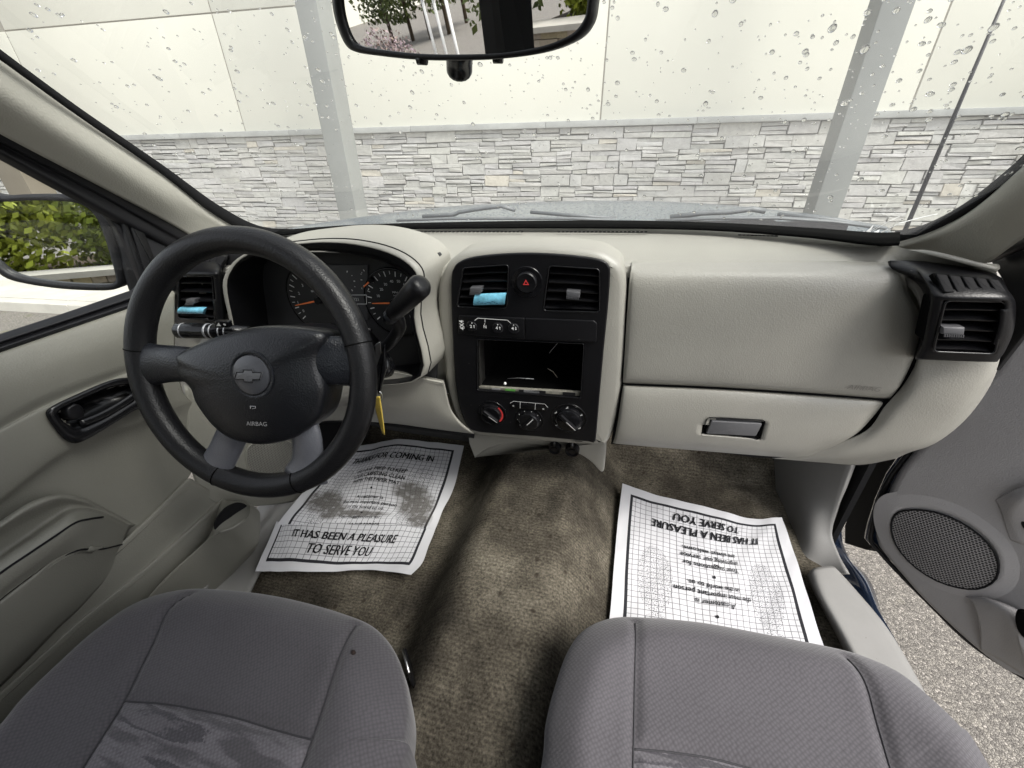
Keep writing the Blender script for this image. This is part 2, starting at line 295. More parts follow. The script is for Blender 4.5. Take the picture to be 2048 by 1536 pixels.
def asphalt_mat():
    m, t, b = new_mat('asphalt'); b.inputs['Roughness'].default_value = .85; b.inputs['Specular IOR Level'].default_value = .3
    tc = nd(t, 'ShaderNodeTexCoord')
    v = nd(t, 'ShaderNodeTexVoronoi', Scale=150.0); t.links.new(tc.outputs['Object'], v.inputs['Vector'])
    v2 = nd(t, 'ShaderNodeTexVoronoi', Scale=150.0, feature='DISTANCE_TO_EDGE'); t.links.new(tc.outputs['Object'], v2.inputs['Vector'])
    sx = nd(t, 'ShaderNodeSeparateColor'); t.links.new(v.outputs['Color'], sx.inputs[0])
    rp = nd(t, 'ShaderNodeValToRGB'); e = rp.color_ramp.elements
    e[0].color = (.12, .11, .10, 1); e[1].color = (.36, .33, .30, 1); q = e.new(.55); q.color = (.21, .195, .175, 1); q = e.new(.88); q.color = (.27, .25, .22, 1)
    t.links.new(sx.outputs[0], rp.inputs[0])
    r = nd(t, 'ShaderNodeMapRange'); r.inputs[1].default_value = .0; r.inputs[2].default_value = .12; r.inputs[3].default_value = .3; r.inputs[4].default_value = 1; t.links.new(v2.outputs[0], r.inputs[0])
    mx = nd(t, 'ShaderNodeMix', data_type='RGBA', blend_type='MULTIPLY'); mx.inputs[0].default_value = 1
    t.links.new(rp.outputs[0], mx.inputs[6]); t.links.new(r.outputs[0], mx.inputs[7])
    n = nd(t, 'ShaderNodeTexNoise', Scale=2.2, Detail=6.0, Roughness=.7); t.links.new(tc.outputs['Object'], n.inputs['Vector'])
    rm = nd(t, 'ShaderNodeMapRange'); rm.inputs[1].default_value = .58; rm.inputs[2].default_value = .72; rm.inputs[4].default_value = .55; t.links.new(n.outputs[0], rm.inputs[0])
    m2 = nd(t, 'ShaderNodeMix', data_type='RGBA'); t.links.new(rm.outputs[0], m2.inputs[0]); t.links.new(mx.outputs[2], m2.inputs[6]); m2.inputs[7].default_value = (.10, .105, .03, 1)
    t.links.new(m2.outputs[2], b.inputs['Base Color'])
    bp = nd(t, 'ShaderNodeBump', Strength=.8, Distance=.006); t.links.new(v2.outputs[0], bp.inputs['Height']); t.links.new(bp.outputs[0], b.inputs['Normal'])
    return m
M['asphalt'] = asphalt_mat()

# ------------------------------------------------------------------ mesh builder
def crom(P, n):
    """Catmull-Rom through the rows of P (k,3...) -> n samples"""
    P = np.asarray(P, float); k = len(P)
    if k == 1: return np.repeat(P, n, 0)
    Q = np.concatenate([[2 * P[0] - P[1]], P, [2 * P[-1] - P[-2]]])
    t = np.linspace(0, k - 1, n); i = np.minimum(t.astype(int), k - 2); f = (t - i).reshape((-1,) + (1,) * (P.ndim - 1))
    p0, p1, p2, p3 = Q[i], Q[i + 1], Q[i + 2], Q[i + 3]
    return .5 * (2 * p1 + (p2 - p0) * f + (2 * p0 - 5 * p1 + 4 * p2 - p3) * f ** 2 + (3 * p1 - p0 - 3 * p2 + p3) * f ** 3)
def crom_closed(P, n):
    P = np.asarray(P, float); k = len(P); t = np.linspace(0, k, n, endpoint=False); i = t.astype(int); f = (t - i)[:, None]
    p0, p1, p2, p3 = P[(i - 1) % k], P[i % k], P[(i + 1) % k], P[(i + 2) % k]
    return .5 * (2 * p1 + (p2 - p0) * f + (2 * p0 - 5 * p1 + 4 * p2 - p3) * f ** 2 + (3 * p1 - p0 - 3 * p2 + p3) * f ** 3)
class MB:
    def __init__(s): s.v = []; s.f = []; s.m = []; s.uv = {}; s.col = []
    def add(s, vs, fs, mi=0, uvs=None):
        o = len(s.v); s.v += [tuple(p) for p in vs]
        for f in fs: s.f.append(tuple(o + i for i in f)); s.m.append(mi)
        if uvs is not None:
            for i, q in enumerate(uvs): s.uv[o + i] = tuple(q)
        return o
    def grid(s, G, mi=0, uv=False):
        G = np.asarray(G); a, b = G.shape[:2]
        fs = [(i * b + j, i * b + j + 1, (i + 1) * b + j + 1, (i + 1) * b + j) for i in range(a - 1) for j in range(b - 1)]
        uvs = [(j / (b - 1), i / (a - 1)) for i in range(a) for j in range(b)] if uv else None
        s.add(G.reshape(-1, 3), fs, mi, uvs); return s
    def patch(s, rows, nu=24, nv=24, mi=0, uv=False):
        rows = [crom([tuple(p) for p in r], nu) for r in rows]
        s.grid(crom(np.array(rows), nv), mi, uv); return s
    def loft(s, rings, closed=True, cap0=False, cap1=False, mi=0):
        n = len(rings[0]); k = len(rings); vs = [p for r in rings for p in r]; fs = []
        for i in range(k - 1):
            for j in range(n if closed else n - 1):
                j2 = (j + 1) % n; fs.append((i * n + j, i * n + j2, (i + 1) * n + j2, (i + 1) * n + j))
        if cap0: fs.append(tuple(range(n - 1, -1, -1)))
        if cap1: fs.append(tuple((k - 1) * n + j for j in range(n)))
        s.add(vs, fs, mi); return s
    def tube(s, path, r, seg=12, mi=0, up=None, closed=False, caps=True):
        """r: number, list, or list of (rw, rh)"""
        P = [Vector(p) for p in path]; n = len(P); rings = []
        if isinstance(r, (int, float)): r = [r] * n
        prev = Vector(up) if up else None
        for i, p in enumerate(P):
            if closed: tg = P[(i + 1) % n] - P[i - 1]
            else: tg = P[min(i + 1, n - 1)] - P[max(i - 1, 0)]
            tg.normalize()
            if prev is None: prev = Vector((0, 0, 1)) if abs(tg.z) < .9 else Vector((1, 0, 0))
            a = prev - tg * prev.dot(tg); a.normalize(); b = tg.cross(a)
            if not up: prev = a
            ra, rb = r[i] if isinstance(r[i], (tuple, list)) else (r[i], r[i])
            rings.append([p + a * (ra * math.cos(q)) + b * (rb * math.sin(q)) for q in [2 * math.pi * k / seg for k in range(seg)]])
        if closed: rings.append(rings[0])
        s.loft(rings, True, caps and not closed, caps and not closed, mi); return s
    def box(s, c, ax, ay, az, mi=0):
        """c centre; ax, ay, az half-edge vectors"""
        c, ax, ay, az = map(Vector, (c, ax, ay, az))
        vs = [c + ax * i + ay * j + az * k for k in (-1, 1) for j in (-1, 1) for i in (-1, 1)]
        s.add(vs, [(0, 2, 3, 1), (4, 5, 7, 6), (0, 1, 5, 4), (2, 6, 7, 3), (0, 4, 6, 2), (1, 3, 7, 5)], mi); return s
    def abox(s, x0, x1, y0, y1, z0, z1, mi=0):
        return s.box(((x0 + x1) / 2, (y0 + y1) / 2, (z0 + z1) / 2), ((x1 - x0) / 2, 0, 0), (0, (y1 - y0) / 2, 0), (0, 0, (z1 - z0) / 2), mi)
    def prism(s, ring, depth, bevel=0, mi=0, n=None):
        """ring: planar 3-D outline; the front face stays at the ring, thickness goes along -n (n faces the camera)"""
        ring = [Vector(p) for p in ring]; c = sum(ring, Vector()) / len(ring)
        if n is None:
            n = Vector(); k = len(ring)
            for i in range(k): n += (ring[i] - c).cross(ring[(i + 1) % k] - c)
            n.normalize()
            if n.dot(CAR_C - c) < 0: n = -n
        n = Vector(n).normalized()
        ins = lambda d: inset(ring, n, d)
        rings = []
        if bevel:
            for a in (90, 60, 30, 0):
                rings.append([p - n * (bevel * (1 - math.sin(R_(a)))) for p in ins(bevel * (1 - math.cos(R_(a))))])
        else: rings.append(ring)
        rings.append([p - n * depth for p in ring])
        s.loft(rings, True, True, True, mi); return s
    def build(s, name, mats, parent=None, smooth=True, solid=0, face_cam=None, auto=None, base=None, sub=0, world=False):
        if face_cam is None: face_cam = bool(solid)
        me = bpy.data.meshes.new(name)
        b = base if base is not None else (BASES.get(root_of(parent).name, Vector()) if parent else Vector())
        me.from_pydata([tuple(Vector(p) - b) for p in s.v], [], s.f); me.update()
        if s.uv:
            l = me.uv_layers.new(name='UVMap')
            for lp in me.loops: l.data[lp.index].uv = s.uv.get(lp.vertex_index, (0, 0))
        if s.col:
            ca = me.color_attributes.new('Col', 'FLOAT_COLOR', 'POINT')
            ca.data.foreach_set('color', np.array(s.col, dtype=np.float32).ravel())
        mats = mats if isinstance(mats, (list, tuple)) else [mats]
        for q in mats: me.materials.append(M[q] if isinstance(q, str) else q)
        me.polygons.foreach_set('material_index', s.m)
        bm = bmesh.new(); bm.from_mesh(me)
        if auto is not False and not face_cam: bmesh.ops.recalc_face_normals(bm, faces=bm.faces)
        bm.to_mesh(me); bm.free()
        if face_cam and me.polygons:
            cc = (CAR_C if not world else WORLD_C) - b; d = 0
            for p in me.polygons: d += p.area * (1 if p.normal.dot(cc - p.center) > 0 else -1)
            if d < 0: me.flip_normals()
        if smooth:
            me.polygons.foreach_set('use_smooth', [True] * len(me.polygons)); me.update()
            if auto: me.set_sharp_from_angle(angle=R_(auto))
        o = bpy.data.objects.new(name, me); COL.objects.link(o)
        if parent: o.parent = parent
        if sub:
            q = o.modifiers.new('sub', 'SUBSURF'); q.levels = sub; q.render_levels = sub
        if solid:
            q = o.modifiers.new('solid', 'SOLIDIFY'); q.thickness = solid; q.offset = -1
        return o
def inset(ring, n, d):
    k = len(ring); out = []
    if d == 0: return [p.copy() for p in ring]
    area = Vector()
    for i in range(k): area += ring[i].cross(ring[(i + 1) % k])
    sg = 1 if area.dot(n) > 0 else -1
    for i in range(k):
        a = (ring[i] - ring[i - 1]).normalized(); b = (ring[(i + 1) % k] - ring[i]).normalized()
        na = n.cross(a) * sg; nb = n.cross(b) * sg; m = na + nb
        if m.length < 1e-6: m = na
        m.normalize(); c = max(.45, m.dot(na)); out.append(ring[i] + m * (d / c))
    return out
def rounded(pts, r, seg=5):
    """round the corners of a planar polygon of 3-D points; r number or per-corner list"""
    pts = [Vector(p) for p in pts]; k = len(pts); out = []
    for i in range(k):
        rr = r[i] if isinstance(r, (list, tuple)) else r
        p, a, b = pts[i], pts[i - 1], pts[(i + 1) % k]
        da, db = (a - p), (b - p); L = min(rr, da.length * .48, db.length * .48)
        q0 = p + da.normalized() * L; q1 = p + db.normalized() * L
        for j in range(seg + 1):
            t_ = j / seg; out.append(q0 * (1 - t_) ** 2 + p * (2 * t_ * (1 - t_)) + q1 * t_ ** 2)
    return out
BASES = {}
def root_of(o):
    while o.parent: o = o.parent
    return o
def tag(o, label, cat, group=None, kind=None):
    if label: o['label'] = label
    if cat: o['category'] = cat
    if group: o['group'] = group
    if kind: o['kind'] = kind
    return o
def thing(name, label, cat, base=(0, 0, 0), group=None, world=False):
    o = bpy.data.objects.new(name, None); COL.objects.link(o); o.empty_display_size = .05
    b = Vector(base); BASES[o.name] = b
    o.matrix_world = Matrix.Translation(b) if world else T @ Matrix.Translation(b)
    return tag(o, label, cat, group)
def single(mb, name, mats, label, cat, base=(0, 0, 0), group=None, kind=None, world=False, **k):
    b = Vector(base); o = mb.build(name, mats, None, base=b, world=world, **k)
    o.matrix_world = Matrix.Translation(b) if world else T @ Matrix.Translation(b)
    return tag(o, label, cat, group, kind)
def text2d(s, bold=.0, res=3):
    cu = bpy.data.curves.new('txt', 'FONT'); cu.body = s; cu.size = 1; cu.align_x = 'CENTER'; cu.align_y = 'CENTER'; cu.offset = bold; cu.resolution_u = res
    o = bpy.data.objects.new('txt', cu); COL.objects.link(o); bpy.context.view_layer.update()
    me = bpy.data.meshes.new_from_object(o.evaluated_get(bpy.context.evaluated_depsgraph_get()))
    vs = np.array([v.co[:2] for v in me.vertices]) if len(me.vertices) else np.zeros((0, 2)); fs = [tuple(p.vertices) for p in me.polygons]
    bpy.data.objects.remove(o); bpy.data.curves.remove(cu); bpy.data.meshes.remove(me)
    if len(vs): vs[:, 0] -= (vs[:, 0].max() + vs[:, 0].min()) / 2
    return vs, fs
def text_on(mb, s, o, ex, ey, size, bold=0, sx=1, shear=0, mi=0):
    """text centred at o, ex reading direction, ey up, cap height ~ .7*size"""
    vs, fs = text2d(s, bold); o, ex, ey = Vector(o), Vector(ex).normalized(), Vector(ey).normalized()
    mb.add([o + ex * ((x * sx + y * shear) * size) + ey * (y * size) for x, y in vs], fs, mi)
def curve_plate(outer, holes, fr, thick, bevel, name='plate'):
    """plate with holes in plane frame fr=(O,ex,ey,n); outlines are lists of 3-D points on the plane"""
    O, ex, ey, n = fr
    cu = bpy.data.curves.new(name, 'CURVE'); cu.dimensions = '2D'; cu.fill_mode = 'BOTH'; cu.extrude = thick / 2 - bevel; cu.bevel_depth = bevel; cu.bevel_resolution = 2
    cu.offset = -bevel
    for ring in [outer] + holes:
        sp = cu.splines.new('POLY'); sp.points.add(len(ring) - 1); sp.use_cyclic_u = True
        for q, p in zip(sp.points, ring): d = Vector(p) - O; q.co = (d.dot(ex), d.dot(ey), 0, 1)
    o = bpy.data.objects.new(name, cu); COL.objects.link(o); bpy.context.view_layer.update()
    me = bpy.data.meshes.new_from_object(o.evaluated_get(bpy.context.evaluated_depsgraph_get()))
    mb = MB(); mb.add([O + ex * v.co.x + ey * v.co.y + n * (v.co.z - thick / 2) for v in me.vertices], [tuple(p.vertices) for p in me.polygons])
    bpy.data.objects.remove(o); bpy.data.curves.remove(cu); bpy.data.meshes.remove(me)
    return mb

def zz(p, s, ox, oy): return (ox + p[0] * s, oy + p[1] * s)          # pixel of an enlarged view -> pixel of the photograph
def PX(p): c = RC.transposed() @ (Vector(p) - CAR_C); return (1024 + F * c.x / -c.z, 768 - F * c.y / -c.z)
def inpoly(p, poly):
    c = False; k = len(poly)
    for i in range(k):
        a, b = poly[i], poly[i - 1]
        if (a[1] > p[1]) != (b[1] > p[1]) and p[0] < (b[0] - a[0]) * (p[1] - a[1]) / (b[1] - a[1]) + a[0]: c = not c
    return c
def lerp(a, b, t_): return Vector(a) * (1 - t_) + Vector(b) * t_

# ================================================================== GROUND AND THE BUILDING IN FRONT
mb = MB(); mb.add([(-300, -300, 0), (300, -300, 0), (300, 300, 0), (-300, 300, 0)], [(0, 1, 2, 3)])
g = single(mb, 'ground', 'asphalt', 'weathered pebbly asphalt parking lot', 'ground', kind='structure', world=True)
YK = WZ(100, 608, .12).y
mb = MB(); n = 12
for i in range(n):
    x0 = -15 + i * 2.2
    mb.prism([(x0 + .005, YK + .16, .125), (x0 + 2.195, YK + .16, .125), (x0 + 2.195, 6.0, .125), (x0 + .005, 6.0, .125)], .3, .006, n=(0, 0, 1))
single(mb, 'sidewalk', 'concrete', 'pale concrete sidewalk along the building', 'sidewalk', kind='structure', world=True, auto=40)
mb = MB()
for i in range(9): mb.prism([(-15 + i * 3, YK, .121), (-12.01 + i * 3, YK, .121), (-12.01 + i * 3, YK + .153, .121), (-15 + i * 3, YK + .153, .121)], .3, .015, n=(0, 0, 1))
single(mb, 'kerb', 'concrete', 'concrete kerb at the edge of the sidewalk', 'kerb', kind='structure', world=True, auto=40)

bld = thing('building', 'cream stucco building with grey stacked stone base facing the hood', 'building', (0, 6.2, 0), world=True)
mb = MB(); cols = []
z = 0.0
while z < 1.88:
    ph = min(random.choice((.12, .13, .14, .15)), 1.9 - z); x = -15 + random.random() * .3
    while x < 10:
        bw = random.uniform(.18, .5); layers = random.choice((1, 2, 2, 3, 3, 3)); zz0 = z
        cuts = sorted(random.uniform(.25, .75) for _ in range(layers - 1)); hs_ = [0] + ([.5] if layers == 2 else cuts) + [1]
        if layers == 3: hs_ = [0, random.uniform(.26, .4), random.uniform(.58, .72), 1]
        if layers == 2: hs_ = [0, random.uniform(.35, .65), 1]
        for k in range(layers):
            za, zb = z + ph * hs_[k], z + ph * hs_[k + 1]; xs = [0, 1] if bw < .35 or random.random() < .5 else [0, random.uniform(.35, .65), 1]
            for j in range(len(xs) - 1):
                xa, xb = x + bw * xs[j], x + bw * xs[j + 1]; d = random.uniform(.0, .022); gp = .003
                j_ = lambda: random.uniform(-.007, .007)
                ring = [Vector((xa + gp + j_(), 5.955 - d, za + gp + j_())), Vector((xb - gp + j_(), 5.955 - d, za + gp + j_())), Vector((xb - gp + j_(), 5.955 - d, zb - gp + j_())), Vector((xa + gp + j_(), 5.955 - d, zb - gp + j_()))]
                n0 = len(mb.v); back = [p + Vector((0, .07 + d, 0)) for p in ring]
                fr_ = [p + Vector((0, random.uniform(-.006, .006), 0)) for p in inset(ring, Vector((0, -1, 0)), .004)]
                mid = [p + Vector((0, .006, 0)) for p in ring]
                mb.loft([fr_, mid, back], True, True, False)
                t0 = random.random(); v_ = random.uniform(.38, .46); c = (v_ * 1.0, v_ * random.uniform(.97, .99), v_ * random.uniform(.91, .96)) if t0 < .965 else (v_ * 1.04, v_ * .97, v_ * .84)
                mb.col += [c + (1,)] * (len(mb.v) - n0)
        x += bw
    z += ph
mb.build('stone_veneer', 'stone', bld, world=True, smooth=False)
MB().abox(-15, 10, 5.995, 6.3, 0, 1.9).build('stone_backing', 'mortar', bld, smooth=False)
mb = MB()
for i in range(14): mb.prism([(-15 + i * 1.8, 5.90, 1.9), (-13.203 + i * 1.8, 5.90, 1.9), (-13.203 + i * 1.8, 5.90, 1.968), (-15 + i * 1.8, 5.90, 1.968)], .35, .006, n=(0, -1, 0))
mb.build('stone_ledge', 'ledge', bld, auto=40)
xs = [-15, -8.36, -4.96, .07, 3.44, 10]; zs = [1.972, 3.26, 6.0]
for i in range(5):
    for j in range(2):
        if xs[i] < -8.4 and j: continue
        gp = .008
        mb = MB(); mb.prism([(xs[i] + gp, 6, zs[j] + (gp if j else 0)), (xs[i + 1] - gp, 6, zs[j] + (gp if j else 0)), (xs[i + 1] - gp, 6, zs[j + 1] - gp), (xs[i] + gp, 6, zs[j + 1] - gp)], .2, .004, n=(0, -1, 0))
        mb.build('stucco_panel', 'stucco', bld, auto=40)
mb = MB().abox(-15, 10, 6.012, 6.3, 1.97, 6.05)
for x in xs[1:5]: mb.abox(x - .004, x + .004, 6.003, 6.02, 1.97, 6)
mb.build('panel_joint', 'joint', bld, smooth=False)

def post(x0, x1, y0, y1, m, label):
    t = thing('canopy_post', label, 'post', ((x0 + x1) / 2, (y0 + y1) / 2, 0), 'posts between the truck and the wall', world=True)
    mb = MB(); mb.prism([(x0, y0, .13), (x1, y0, .13), (x1, y0, 6), (x0, y0, 6)], y1 - y0, .008, n=(0, -1, 0)); mb.build('shaft', m, t, auto=40)
    MB().prism([(x0 - .06, y0 - .06, .15), (x1 + .06, y0 - .06, .15), (x1 + .06, y1 + .06, .15), (x0 - .06, y1 + .06, .15)], .03, .004, n=(0, 0, 1)).build('base_plate', m, t, auto=40)
xa, xb, xc = WY(588, 0, 4.9).x, WY(632, 0, 4.9).x, WY(661, 0, 4.9).x
post(xa, xb, 4.9, 4.9 * xb / xc, 'post', 'grey square post seen between steering wheel and mirror')
xc, xa, xb = WY(1740, 0, 4.9).x, WY(1766, 0, 4.9).x, WY(1833, 0, 4.9).x
post(xa, xb, 4.9, 4.9 * xa / xc, 'post', 'grey square post seen right of the mirror, by the antenna')
xa, xb = WY(-10, 340, 4.9).x, WY(38, 340, 4.9).x
post(xa, xb, 4.9, 5.2, 'brownpost', 'brownish post far left above the door mirror')

RP = Y(925, 70, .47); RN = (Vector((-.74, -.67, -.045)).normalized() - (RP - CAR_C).normalized()).normalized()
def mirpt(u, v, dist):
    d = ray(u, v).normalized(); p = ON(u, v, RP, RN); return T @ (p + (d - 2 * d.dot(RN) * RN) * dist)
# ================================================================== WHAT THE MIRRORS SEE: planted bed, bushes, trees behind
def leaves(mb, pts, size, base, var=.35):
    for p in pts:
        p = Vector(p); a = Vector(rng.normal(size=3)).normalized(); b = a.orthogonal().normalized(); c = a.cross(b); s_ = size * rng.uniform(.6, 1.4)
        n0 = len(mb.v); mb.add([p + b * s_, p + c * s_ * .5, p - b * s_, p - c * s_ * .5], [(0, 1, 2, 3)])
        k = rng.uniform(1 - var, 1 + var); mb.col += [(base[0] * k, base[1] * k, base[2] * k * rng.uniform(.7, 1), 1)] * 4
def blobpts(c, r, n, lump=5):
    c = Vector(c); out = []; cs = [Vector(rng.normal(size=3)).normalized() * .55 for _ in range(lump)]
    for i in range(n):
        q = cs[i % lump]; d = Vector(rng.normal(size=3)).normalized() * rng.uniform(.35, .62)
        p = q + d; out.append(c + Vector((p.x * r[0], p.y * r[1], max(-.95, p.z) * r[2])))
    return out
rw = thing('retaining_wall', 'low stacked stone planter wall seen in the door mirror', 'wall', (-2.5, -5.6, 0), world=True)
mb = MB()
for row in range(6):
    x = -6.5 + random.random() * .2
    while x < 3:
        bw = random.uniform(.15, .45); d = random.uniform(0, .04); n0 = len(mb.v)
        mb.box((x + bw / 2, -5.5 - .1 + d / 2, .05 + row * .1), (bw / 2 - .006, 0, 0), (0, .1 + d / 2, 0), (0, 0, .045)); v_ = random.uniform(.22, .42)
        mb.col += [(v_ * 1.08, v_ * .95, v_ * random.uniform(.6, .85), 1)] * (len(mb.v) - n0); x += bw
mb.build('stone_face', 'stone', rw, smooth=False)
MB().abox(-6.6, 3.1, -5.95, -5.35, .605, .68).build('coping', 'concrete', rw, smooth=False)
mb = MB().abox(-6.6, 3.1, -9, -5.96, 0, .6); single(mb, 'planting_bed', 'soil', 'soil bed behind the low wall', 'bed', kind='structure', world=True)
for i, (x, y, rx, rz, c, lab) in enumerate(((-5.6, -6.9, 1.0, 1.0, (.26, .30, .05), 'yellow green leafy shrub at the left end of the planter bed'), (-3.9, -6.8, 1.15, 1.1, (.30, .34, .055), 'bright green shrub behind the low wall, centre of door mirror'),
        (-2.3, -6.9, 1.1, 1.0, (.20, .25, .045), 'darker green shrub beside the bright one behind the low wall'), (-.6, -7.0, 1.0, .95, (.17, .15, .09), 'twiggy brownish shrub in the planter bed'), (1.2, -7.0, 1.1, 1.05, (.2, .26, .05), 'green shrub at the far right end of the planter bed'))):
    t = thing('shrub', lab, 'shrub', (x, y, .6), 'shrubs in the planter bed', world=True)
    mb = MB(); leaves(mb, blobpts((x, y, .6 + rz * .8), (rx, .8, rz), 7000, 12), .06, c); mb.build('foliage', 'leaf', t, smooth=False)
    MB().tube([(x, y, .55), (x + .05, y, 1.0)], .04).build('stem', 'bark', t)
bp_ = mirpt(738, 78, 7.0); bx_, by_ = bp_.x, bp_.y
t = thing('lavender_bush', 'round lavender coloured bush seen in the rear view mirror', 'bush', (bx_, by_, 0), world=True)
mb = MB(); leaves(mb, blobpts((bx_, by_, .62), (.62, .62, .62), 7000, 14), .022, (.26, .20, .235)); mb.build('foliage', 'leaf', t, smooth=False)
MB().tube([(bx_, by_, 0), (bx_, by_, .5)], .05).build('stem', 'bark', t)
for i, (u, dist, h, lab) in enumerate(((770, 20, 3.6, 'green roadside tree nearest the lavender bush in the mirror'), (812, 19, 3.2, 'green roadside tree second from the lavender bush in the mirror'), (850, 18, 3.4, 'green roadside tree behind the white railing'), (890, 18, 3.8, 'green roadside tree beside the dark door pillar in the mirror'), (930, 20, 4.2, 'green roadside tree hidden partly by the dark door pillar'), (1050, 9, 3.2, 'bright green tree in the gap beside the headrest in the mirror'))):
    q = mirpt(u, 30, dist); x, y = q.x, q.y
    t = thing('roadside_tree', lab, 'tree', (x, y, 0), 'trees behind the lot', world=True)
    MB().tube([(x, y, 0), (x + .05, y, h * .35), (x - .03, y + .05, h * .6)], [.07, .06, .04], 8).build('trunk', 'bark', t)
    mb = MB(); leaves(mb, blobpts((x, y, h * .58), (1.15, 1.15, h * .42), 2600, 10), .08, (.10, .125, .05)); mb.build('crown', 'leaf', t, smooth=False)
q = mirpt(720, 0, 45); t = thing('far_building', 'pale low building across the road in the mirror', 'building', (q.x, q.y, 0), world=True)
MB().abox(q.x - 6, q.x + 6, q.y - 6, q.y + 6, 0, 4.5).build('wall', 'stucco', t, smooth=False); MB().abox(q.x - 6.4, q.x + 6.4, q.y - 6.4, q.y + 6.4, 4.503, 5).build('roof', 'ledge', t, smooth=False)
qa, qb = mirpt(860, 60, 9), mirpt(905, 60, 8)
t = thing('railing', 'white tubular railing at the edge of the lot', 'railing', (qa.x, qa.y, 0), world=True)
for f in (0, .5, 1):
    p = lerp(qa, qb, f); MB().tube([(p.x, p.y, 0), (p.x, p.y, 1.35)], .025).build('upright', 'white', t)
MB().tube([(qa.x, qa.y, 1.35), (qb.x, qb.y, 1.35)], .025).build('rail', 'white', t)

# ================================================================== TRUCK CAB
cab = thing('pickup_truck', 'navy pickup truck cab with grey interior, wet windshield and stained carpet', 'truck', (0, .2, -.9))
# carpet : floor wells, tunnel, toe boards
def floor_z(x, y):
    s = lambda a, b, t_: (lambda q: q * q * (3 - 2 * q))(min(1, max(0, (t_ - a) / (b - a))))
    base = -.885
    tun = -.735 + .03 * max(0, y - .5)
    k = 1 - s(.075, .235, abs(x - .012))
    z_ = base + (tun - base) * k
    if y > 1.0: z_ = max(z_, base + (y - 1.0) * .9)
    return z_
xs_ = np.arange(-.70, .705, .01); ys_ = np.arange(-.5, 1.33, .01)
G = np.array([[(x, y, floor_z(x, y) + .0025 * math.sin(x * 47 + y * 31) * math.sin(y * 39 - x * 17)) for x in xs_] for y in ys_])
MB().grid(G).build('carpet', 'carpet', cab, solid=.012)
# bulkhead, plus unseen black panels added to stop daylight leaking under the dash
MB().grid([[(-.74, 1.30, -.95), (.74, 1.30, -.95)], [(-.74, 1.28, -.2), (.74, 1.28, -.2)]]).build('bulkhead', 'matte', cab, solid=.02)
for s in (-1, 1): MB().abox(s * .745 - .006, s * .745 + .006, .70 if s < 0 else .83, 1.30, -.95, -.20 if s < 0 else -.27).build('side_light_block', 'matte', cab, smooth=False)
MB().abox(-.73, .56, 1.04, 1.28, -.195, -.19).build('cowl_light_block', 'matte', cab, smooth=False)
# hood
hc = [Y(600, 452, 1.75), Y(690, 438, 1.85), Y(900, 413, 1.95), Y(1180, 402, 1.95), Y(1400, 407, 1.9), Y(1640, 430, 1.7), Y(1760, 455, 1.5)]
r0 = [Vector((p.x * .96, 1.17 + .04 * math.cos(p.x * 1.6), p.z - .02 - .03 * abs(p.x))) for p in hc]
r1 = [lerp(a, b, .5) + Vector((0, 0, .008)) for a, b in zip(r0, hc)]
r3 = [p + Vector((0, .45, -.07)) for p in hc]; r4 = [p + Vector((0, .62, -.25)) for p in hc]
hm, ht, hb = new_mat('wet_navy_paint'); hb.inputs['Base Color'].default_value = (.06, .085, .11, 1); hb.inputs['Roughness'].default_value = .3; hb.inputs['Coat Weight'].default_value = .7; hb.inputs['Coat Roughness'].default_value = .06
tc = nd(ht, 'ShaderNodeTexCoord'); vo = nd(ht, 'ShaderNodeTexVoronoi', Scale=75.0); ht.links.new(tc.outputs['Object'], vo.inputs['Vector'])
mr = nd(ht, 'ShaderNodeMapRange'); mr.inputs[1].default_value = .12; mr.inputs[2].default_value = .42; mr.inputs[3].default_value = 1; mr.inputs[4].default_value = 0; ht.links.new(vo.outputs[0], mr.inputs[0])
bp = nd(ht, 'ShaderNodeBump', Strength=1.0, Distance=.006); ht.links.new(mr.outputs[0], bp.inputs['Height']); ht.links.new(bp.outputs[0], hb.inputs['Normal']); ht.links.new(bp.outputs[0], hb.inputs['Coat Normal'])
MB().patch([r0, r1, hc, r3, r4], 60, 40).build('hood', hm, cab, solid=.01)
MB().patch([[Vector((p.x, p.y - .10, p.z - .012 - .12 * max(0, p.x - .25))) for p in r0], [Vector((p.x, p.y + .02, p.z - .012 - .12 * max(0, p.x - .25))) for p in r0]], 40, 6).build('cowl', 'rubber', cab, solid=.01)
# windshield
GB = [(-.80, .97, -.158), (-.62, 1.06, -.156), (-.3, 1.10, -.155), (0, 1.085, -.155), (.33, 1.005, -.155), (.52, .915, -.157), (.72, .845, -.16)]
def gtop(p): return (p[0] * .80, p[1] - .93 - .03 * abs(p[0]), .39)
GT = [gtop(p) for p in GB]; GM = [tuple(lerp(a, b, .5) + Vector((0, .012, .02))) for a, b in zip(GB, GT)]
gp_ = MB().patch([GB, GM, GT], 40, 40)
ws = gp_.build('windshield', 'screen', cab, face_cam=True)
